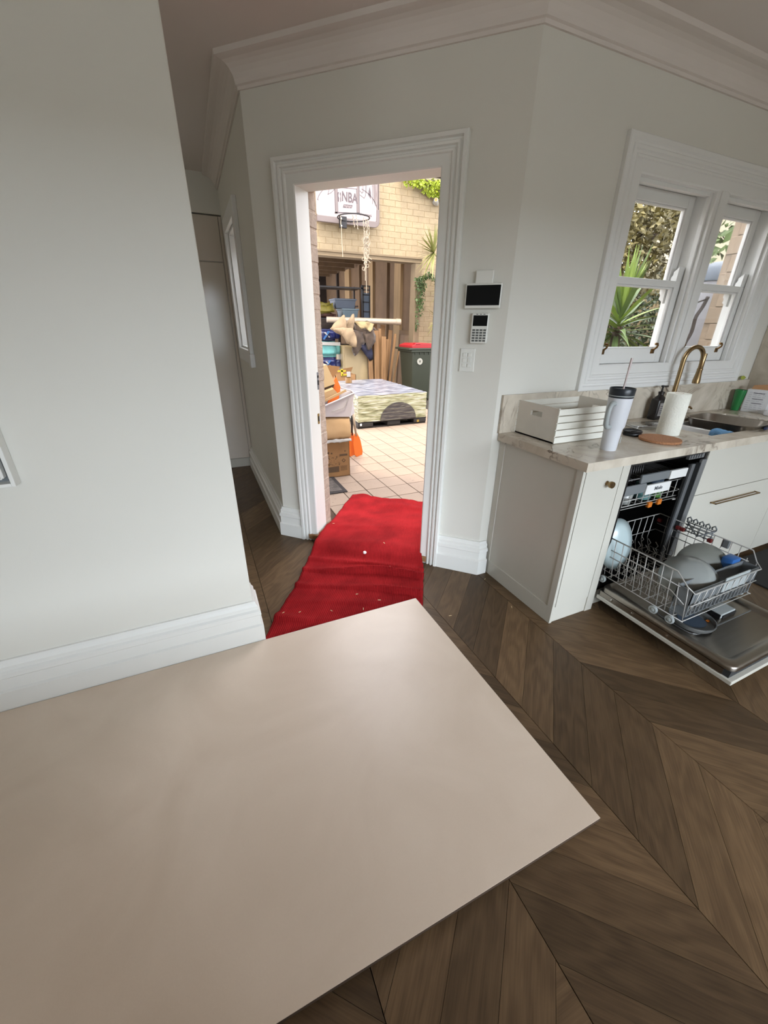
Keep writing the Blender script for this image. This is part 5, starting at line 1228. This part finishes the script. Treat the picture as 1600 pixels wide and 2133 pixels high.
g = MB(); g.prism([(-.012, .015), (.012, .015), (.008, -.01), (0, -.02), (-.008, -.01)], Mx @ Vector((1,0,0))-Mx.translation, Mx @ Vector((0,1,0))-Mx.translation, Mx @ Vector((0,0,.010))-Mx.translation, Mx.translation); g.obj('crest_mark', 'bin_green', em)

# ================================================================ basketball hoop
mat('board_pink', rgb(222, 200, 194), .35, var=.02, scale=4); mat('board_grey', rgb(150, 132, 126), .5, var=.04); mat('print_mauve', rgb(112, 96, 98), .6); mat('hoop_dark', rgb(46, 42, 42), .5, .3); mat('net_white', rgb(222, 204, 176), .9)
bb = thing('basketball_hoop', 'wall mounted basketball backboard with torn net above garage', 'basketball hoop', (3.01, 8.42, 0))
BX0, BX1, BZ0, BZ1 = -.64, .64, 3.19, 4.05
g = MB(); g.prism(rrect(BX0+.06, BX1-.06, BZ0+.09, BZ1, .04), (1,0,0), (0,0,1), (0,.03,0), (0,0,0)); g.obj('backboard', 'board_pink', bb)
g = MB()
g.prism([(BX0+.06, BZ0+.095), (BX0+.06, BZ0+.0)]+[(BX1-.10, BZ0)]+arc(BX1-.1, BZ0+.1, .1, -90, 0, 6)+[(BX1, BZ0+.28), (BX1-.06, BZ0+.28), (BX1-.065, BZ0+.095)], (1,0,0), (0,0,1), (0,.06,0), (0,-.015,0)); g.obj('padding', 'board_grey', bb, bevel=.008)
g = MB()
for a in ((BX1-.06, BX1-.03), (BX1-.018, BX1-.004)): g.box(a[0], a[1], -.004, .02, BZ0+.27, BZ1)
g.obj('side_frame', 'board_grey', bb)
MB().box(-.3, .3, .03, .165, 3.4, 3.9).obj('mounting_bracket', 'board_grey', bb)
def strip(poly, w_, closed=True):
    g = MB(); n = len(poly); rng = range(n if closed else n-1)
    for i in rng:
        p = Vector(poly[i]); q = Vector(poly[(i+1)%n]); d = (q-p).normalized(); nn = Vector((-d.y, d.x))*w_/2
        g.prism([(p+nn-d*w_/2).to_tuple(), (p-nn-d*w_/2).to_tuple(), (q-nn+d*w_/2).to_tuple(), (q+nn+d*w_/2).to_tuple()], (1,0,0), (0,0,1), (0,.003,0), (0,-.003,0))
    return g
strip([(-.23, 3.345), (.235, 3.385), (.235, 3.80), (-.23, 3.78)], .012).obj('square_outline', 'print_mauve', bb)
strip([(-.18, 3.36), (.185, 3.38), (.185, 3.74), (-.18, 3.72)], .008).obj('square_outline', 'print_mauve', bb)
strip([(-.23, 3.345), (-.205, 3.347)], .03, False).obj('square_outline', 'board_grey', bb)
strip([(-.205, 3.36), (-.205, 3.75)], .034, False).obj('square_band', 'board_grey', bb); strip([(.21, 3.385), (.21, 3.77)], .034, False).obj('square_band', 'board_grey', bb)
strip([(-.54+.0, 3.5)]+[(.02+.58*math.cos(R(a)), 3.45+.34*math.sin(R(a))) for a in range(170, 109, -10)], .008, False).obj('arc_line', 'print_mauve', bb)
strip([(.02+.57*math.cos(R(a)), 3.45+.34*math.sin(R(a))) for a in range(62, 4, -8)], .008, False).obj('arc_line', 'print_mauve', bb)
strip([(-.36, 3.60), (-.33, 3.68), (-.25, 3.74), (-.24, 3.68), (-.30, 3.63)], .007).obj('swoosh_outline', 'print_mauve', bb)
strip([(.25, 3.66), (.33, 3.62), (.36, 3.66), (.36, 3.9)], .007, False).obj('letter_outline', 'print_mauve', bb)
strip([(.25, 3.72), (.29, 3.69), (.31, 3.71), (.31, 3.9)], .007, False).obj('letter_outline', 'print_mauve', bb)
strip([(.38, 3.70), (.38, 3.86), (.43, 3.9), (.50, 3.82), (.50, 3.55)], .007, False).obj('letter_outline', 'print_mauve', bb)
g = MB(); g.prism([(.41, 3.68), (.44, 3.80), (.465, 3.72), (.465, 3.62)], (1,0,0), (0,0,1), (0,.003,0), (0,-.003,0)); g.obj('letter_fill', 'print_mauve', bb)
g = MB(); g.prism([(.52, 3.6), (.56, 3.52), (.575, 3.7), (.56, 3.95), (.51, 3.95)], (1,0,0), (0,0,1), (0,.003,0), (0,-.003,0)); g.obj('side_print', 'board_grey', bb)
mkobj('lettering', text_mesh('NBA', .205, .0012, bold=.004, sx=.74), 'print_mauve', bb, loc=(.048, -.003, 3.592), rot=(R(90), R(2), 0))
g = MB(); g.prism(rrect(-.175, -.115, 3.515, 3.655, .012), (1,0,0), (0,0,1), (0,.003,0), (0,-.003,0)); lg = g.obj('player_emblem', 'print_mauve', bb)
g = MB(); g.prism([(-.155, 3.515), (-.13, 3.515), (-.135, 3.56), (-.125, 3.60), (-.14, 3.63), (-.135, 3.65), (-.15, 3.655), (-.158, 3.63), (-.165, 3.60), (-.15, 3.57)], (1,0,0), (0,0,1), (0,.002,0), (0,-.0045,0)); g.obj('player_shape', 'board_pink', lg)
g = MB(); g.prism([(-.085, 3.437), (.085, 3.445), (.105, 3.492), (-.065, 3.488)], (1,0,0), (0,0,1), (0,.003,0), (0,-.003,0)); bn = g.obj('word_banner', 'print_mauve', bb)
mkobj('lettering', text_mesh('Highlight', .042, .0008, shear=.25), 'board_pink', bn, loc=(.01, -.0045, 3.465), rot=(R(90), 0, 0))
mkobj('lettering', text_mesh('SPALDING', .042, .0008, bold=.001, sx=1.25), 'print_mauve', bb, loc=(.36, -.003, 3.368), rot=(R(90), R(2), 0))
g = MB(); RC = Vector((.0, -.32, 3.235)); g.tube([(RC.x+.285*math.cos(R(a)), RC.y+.285*math.sin(R(a)), RC.z) for a in range(0, 360, 12)], .010, 8, closed=True)
g.tube([(-.06, -.02, 3.235), (-.06, -.06, 3.235)], .01, 6); g.tube([(.06, -.02, 3.235), (.06, -.06, 3.235)], .01, 6); g.obj('rim', 'hoop_dark', bb, smooth=True)
g = MB(); g.bbox(-.17, -.03, -.05, 0, 3.12, 3.30, .008); br = g.obj('rim_bracket', 'hoop_dark', bb)
g = MB()
for z in (3.15, 3.26): g.lathe([(.014, 0), (.014, .006), (.001, .008)], 10, (0,0,0), Matrix.Translation((-.14, -.051, z)) @ Matrix.Rotation(R(90), 4, 'X'))
o = g.obj('bolt', 'chrome', br); o['kind'] = 'stuff'
g = MB()
def strand(p, q, wob, seed, r=.006):
    pts = [Vector(p).lerp(Vector(q), i/14)+Vector((noise.noise((i*.6, seed, 0))*wob, noise.noise((i*.6, seed, 5))*wob, 0)) for i in range(15)]
    g.tube(pts, r, 5)
strand((-.255, -.36, 3.23), (-.235, -.36, 2.62), .01, 1)
strand((-.10, -.55, 3.22), (-.07, -.55, 3.05), .03, 2, .007); strand((-.05, -.58, 3.22), (-.02, -.58, 3.02), .02, 3)
for i in range(5): strand((.12+.045*i, -.5+.05*i, 3.22), (.15+.025*i, -.45, 2.55+.05*(i % 3)), .06, 4+i, .006)
for i in range(4): strand((.15+.02*i, -.45, 2.95), (.17+.012*i, -.45, 2.42+.06*i), .05, 11+i, .009)
strand((.165, -.45, 2.6), (.165, -.45, 2.26), .008, 20); strand((.185, -.45, 2.6), (.185, -.45, 2.05), .008, 21)
for i in range(12):
    c = Vector((.17+.05*math.sin(i*2.1), -.45, 3.0-.05*i)); g.tube([c+Vector((.022*math.cos(R(a)), 0, .028*math.sin(R(a)))) for a in range(0, 360, 45)], .005, 4, closed=True)
g.obj('torn_net', 'net_white', bb)
# conduit, gutter, camera
mat('conduit', rgb(216, 200, 166), .5); mat('gutter_dark', rgb(58, 50, 48), .6); mat('camera_white', rgb(228, 224, 214), .4)
t = thing('wall_conduit', 'pale conduit running along the garage wall top', 'conduit', (0,0,0)); MB().tube([(4.40, 8.52, 4.09), (6.5, 8.52, 4.06)], .045, 12).obj('tube', 'conduit', t, smooth=True)
t = thing('roof_gutter', 'dark gutter above the conduit at the garage roof edge', 'gutter', (0,0,0)); MB().bbox(4.4, 7.0, 8.42, 8.6, 4.16, 4.25, .01).obj('channel', 'gutter_dark', t)
t = thing('security_camera', 'white security camera on the garage wall under the ivy', 'camera', (4.93, 8.597, 3.76))
g = MB(); g.lathe([(.045, 0), (.045, .03), (.02, .04)], 18, (0,0,0), Matrix.Rotation(R(90), 4, 'X')); g.tube([(0,-.03,0), (-.02,-.09,-.01)], .02, 8); g.obj('mount', 'camera_white', t, smooth=True, angle=40)
Mc = Matrix.Translation((-.03, -.12, -.02)) @ Matrix.Rotation(R(70), 4, 'X') @ Matrix.Rotation(R(-35), 4, 'Y')
g = MB(); g.lathe([(.03, -.07), (.042, -.06), (.044, .06), (.036, .075), (.03, .07)], 18, (0,0,0), Mc); cb_ = g.obj('camera_body', 'camera_white', t, smooth=True, angle=40)
g = MB(); g.lathe([(.001, .071), (.030, .0711)], 18, (0,0,0), Mc); g.obj('lens', 'aged_brass', cb_)

# ================================================================ plants
def leaf_mat(name, c, var=.25):
    m = mat(name, tuple(min(1, x*1.8) for x in c[:3]), .5, var=var, scale=3, rnd=0); return m
leaf_mat('ivy_lime', rgb(150, 164, 40)); leaf_mat('ivy_green', rgb(78, 98, 50)); leaf_mat('palm_green', rgb(140, 140, 76)); leaf_mat('yucca_green', rgb(128, 150, 66), .3); leaf_mat('yucca_dark', rgb(84, 104, 52), .3); leaf_mat('tree_olive', rgb(104, 92, 44), .45); leaf_mat('hedge_dark', rgb(52, 62, 30), .4)
mat('bark', rgb(98, 76, 56), .9, var=.3, scale=14, bump=.5); mat('palm_tip', rgb(150, 104, 62), .7)
def leafs(g, pts, size, rnd, ny=None):
    for p in pts:
        s = size*rnd.uniform(.6, 1.3)
        a = Vector((rnd.uniform(-1, 1), rnd.uniform(-1, 1), rnd.uniform(-1.2, .3))).normalized(); n = a.orthogonal().normalized(); n.rotate(Matrix.Rotation(rnd.uniform(0, 6), 3, a)); m_ = a.cross(n)
        p = Vector(p); q = [p, p+a*s*.5+n*s*.32+m_*s*.1, p+a*s, p+a*s*.5-n*s*.32+m_*s*.1]
        v = [g.b.verts.new(x) for x in q]; g.b.faces.new([v[0], v[1], v[2]]); g.b.faces.new([v[0], v[2], v[3]])
rr_ = random.Random(3)
g = MB(); pts = []
for i in range(420):
    x = rr_.uniform(4.12, 5.3); k = (x-4.12)/1.1; pts.append((x, 8.50-rr_.uniform(0, .10), 4.07-rr_.uniform(0, .10+.12*k)))
for i in range(120):
    u = rr_.random(); pts.append((4.62+.6*u+rr_.uniform(-.03, .03), 8.5, 3.93-.14*u+rr_.uniform(-.04, .04)))
leafs(g, pts, .075, rr_); tag(g.obj('ivy', 'ivy_lime'), 'lime green creeper hanging along the garage wall top', 'creeper', kind='stuff')
g = MB(); pts = []
for i in range(200):
    u = rr_.random(); pts.append((4.50+.24*u, 8.49-rr_.uniform(0, .08), 2.40+.10*u-rr_.uniform(0, .35)*rr_.random()))
for i in range(110):
    u = rr_.random(); pts.append((4.74+.32*u, 8.5-rr_.uniform(0, .06), 2.50-.2*u*u+rr_.uniform(-.05, .05)))
for i in range(170):
    u = rr_.random(); pts.append((4.68+rr_.uniform(-.05, .05)-.03*u, 8.48, 2.35-.75*u*rr_.random()**.5))
for i in range(70):
    u = rr_.random(); pts.append((4.575+rr_.uniform(-.035, .035), 8.48, 2.1-.72*u))
leafs(g, pts, .055, rr_); g.tube([(4.95, 8.52, 2.78), (4.87, 8.5, 2.65), (4.83, 8.5, 2.5)], .006, 4); g.tube([(4.70, 8.53, 2.45), (4.66, 8.53, 1.9)], .005, 4); g.tube([(4.60, 8.54, 2.4), (4.57, 8.54, 1.4)], .005, 4)
tag(g.obj('ivy', 'ivy_green'), 'green creeper trailing down the garage door jamb', 'creeper', kind='stuff')
def blade(g, p, d, L_, w_, droop, fold=.25, n=5):
    d = d.normalized(); side = d.cross(Vector((0,0,1)))
    if side.length < .05: side = Vector((1,0,0))
    side.normalize(); rows = []
    for i in range(n+1):
        t = i/n; c = p+d*L_*t+Vector((0,0,-droop*L_*t*t)); ww = w_*(math.sin(math.pi*min(1, .12+t*.9))**.6)*(1-t**3) if i < n else .001
        up = side.cross(d).normalized()
        rows.append([g.b.verts.new(c-side*ww+up*ww*fold), g.b.verts.new(c), g.b.verts.new(c+side*ww+up*ww*fold)])
    for A, B in zip(rows, rows[1:]):
        g.b.faces.new([A[0], A[1], B[1], B[0]]); g.b.faces.new([A[1], A[2], B[2], B[1]])
t = thing('fan_palm', 'fan palm with a spiky pale green frond by the jamb', 'palm', (5.24, 8.15, 0))
MB().tube([(0,0,0), (.02,0,1.2), (0,0,2.5)], .09, 10).obj('trunk', 'bark', t, smooth=True)
for (c, n_, a0, a1, L_, tl) in (((-.52, .0, 2.83), 30, 55, 255, .5, 0), ((-.3, -.1, 2.2), 18, 120, 260, .4, .3), ((-.28, .05, 1.62), 12, 130, 240, .42, .3), ((.3, 0, 2.9), 20, -70, 100, .45, 0)):
    g = MB(); c = Vector(c); g.tube([(0, 0, 2.4 if c.z > 2 else 1.5), c], .012, 6)
    for i in range(n_):
        a = R(a0+(a1-a0)*i/(n_-1)); blade(g, c, Vector((math.cos(a), -.25+.2*math.sin(i*1.7), math.sin(a))), L_*random.uniform(.8, 1.1), .021, .08)
    g.obj('frond', 'palm_green', t)
# garden seen through the sash windows
mat('soil', rgb(70, 60, 46), .95, var=.2); mat('far_wall_cream', rgb(220, 206, 176), .9, var=.03); mat('pink_block', rgb(214, 188, 164), .9, var=.06, scale=10, bump=.3, bscale=30, rnd=.04)
MB().box(3.6, 16, 1.95, 8.59, -.03, -.004).obj('garden_bed', 'soil', gr)
yu = thing('yucca', 'large yucca with long green sword leaves outside the window', 'plant', (4.50, 3.50, 0))
MB().tube([(0,0,0), (.02,0,.7), (0,0,1.5)], .06, 10, radii=[.07, .06, .05]).obj('trunk', 'bark', yu, smooth=True)
ry = random.Random(11)
ga, gb = MB(), MB()
for i in range(74):
    th = ry.uniform(0, 2*math.pi); el = R(ry.choice((10, 25, 40, 55, 68, 78, -5, -22)))+ry.uniform(-.12, .12)
    d = Vector((math.cos(th)*math.cos(el), math.sin(th)*math.cos(el), math.sin(el)))
    blade(ga if i % 3 else gb, Vector((0, 0, 1.42+.18*max(0, math.sin(el)))), d, ry.uniform(.6, .86), .033, ry.uniform(.05, .25) if el > 0 else .45, .35, 6)
for i in range(5):
    d = Vector((-.08+.05*i, .1*ry.uniform(-1, 1), 1)); blade(ga, Vector((0, 0, 1.5)), d, ry.uniform(.65, .8), .03, .0, .35, 6)
o = ga.obj('foliage', 'yucca_green', yu); o2 = gb.obj('dead_foliage', 'yucca_dark', yu)
tr = thing('garden_tree', 'olive leaved tree filling the upper window panes', 'tree', (7.6, 6.3, 0))
g = MB(); g.tube([(0,0,0), (.1,.1,1.4), (-.1,.2,2.4)], .12, 9, radii=[.14, .11, .08])
for q in (((-.1,.2,2.3), (-.7,-.2,3.2), (-1.2,-.3,3.8)), ((-.1,.2,2.2), (.7,-.1,3.0), (1.4,0,3.6)), ((0,.2,2.4), (.2,-.5,3.3), (.1,-.9,4.1)), ((-.1,.2,2.0), (-.9,.1,2.5), (-1.5,.1,2.6))): g.tube(q, .04, 7)
g.obj('trunk', 'bark', tr, smooth=True)
g = MB(); pts = []
for i in range(8000):
    v = Vector((ry.gauss(0, 1), ry.gauss(0, 1), ry.gauss(0, 1))).normalized()*ry.random()**.45
    pts.append((v.x*1.75, -.1+v.y*1.2, 3.15+v.z*1.25))
leafs(g, pts, .105, ry); o = g.obj('foliage', 'tree_olive', tr)
g = MB(); pts = []
for i in range(8000): pts.append((ry.uniform(6.3, 13.5), 8.0+ry.uniform(-.3, .3), ry.uniform(.1, 2.75+.25*math.sin(i))))
leafs(g, pts, .13, ry); tag(g.obj('hedge', 'hedge_dark'), 'dark green hedge beyond the yucca outside the window', 'hedge', kind='stuff')
t = thing('young_tree', 'slim leafy young tree outside the right sash window', 'tree', (7.4, 4.6, 2.6)); g = MB(); g.tube([(.1,-.05,-2.6), (.12,-.02,-1.2), (.05,-.05,-.35)], .02, 6)
g.tube([(-.35,.1,.55), (-.1,0,.2), (.1,-.05,-.05), (.05,-.05,-.35)], .01, 5); g.tube([(-.1,0,.2), (.25,.0,.25), (.5,0,.15)], .008, 5); g.obj('trunk', 'bark', t)
g = MB(); leafs(g, [(ry.uniform(-.4, .6), ry.uniform(-.2, .2), ry.uniform(-.5, .5)) for i in range(120)], .16, ry); g.obj('foliage', 'yucca_dark', t)
# house wing beyond, pale neighbour, covered heater
g = MB(); g.box(5.212, 5.5, CY+.16, 3.0, 0, 3.3); ww = struct(g.obj('wall_wing', 'pink_block'), 'pinkish blockwork house wing outside the right window')
r = 0; z = .9
while z < 2.9:
    y = CY+.17-(.2 if r % 2 else 0)
    while y < 3.0:
        a, b = max(y, CY+.17), min(y+.39, 3.0)
        if b-a > .05: MB().bbox(5.2, 5.2125, a, b-.008, z, z+.152, .003, seg=1).obj('block', 'pink_block', ww)
        y += .4
    z += .16; r += 1
tag(MB().box(12.5, 18, 9.3, 9.8, 0, 5.4).obj('neighbour_building', 'far_wall_cream'), 'pale cream neighbouring building beyond the garden branches', 'building')
mat('cover_white', rgb(206, 204, 212), .7, var=.04, scale=6, bump=.2, bscale=8); mat('cord_dark', rgb(70, 54, 58), .8)
t = thing('covered_heater', 'tall rounded white fabric cover outside the right window', 'cover', (6.02, 3.46, 0))
g = MB(); g.lathe([(.001, 0), (.42, .0), (.43, .6), (.42, 1.2), (.40, 1.80), (.35, 2.03), (.24, 2.16), (.09, 2.21), (.001, 2.215)], 30); g.obj('cover', 'cover_white', t, smooth=True)
g = MB(); g.lathe([(.368, 2.0), (.372, 2.01), (.265, 2.15), (.1, 2.22), (.001, 2.228)], 30, cap=False); g.obj('cap_band', 'tub_blue', t, smooth=True)
t = thing('hanging_cord', 'dark knotted cord hanging by the wing wall corner', 'cord', (5.19, 3.03, 0))
g = MB(); g.tube(catmull([(0,0,1.80), (.01,.03,1.70), (-.02,.05,1.6), (.0,.06,1.45), (-.03,.08,1.3), (-.05,.08,1.0), (-.05, .08, 0.02)], 5), .018, 7); g.tube([(-.25, .05, 1.70), (0,0,1.78)], .008, 5); g.obj('rope', 'cord_dark', t, smooth=True)
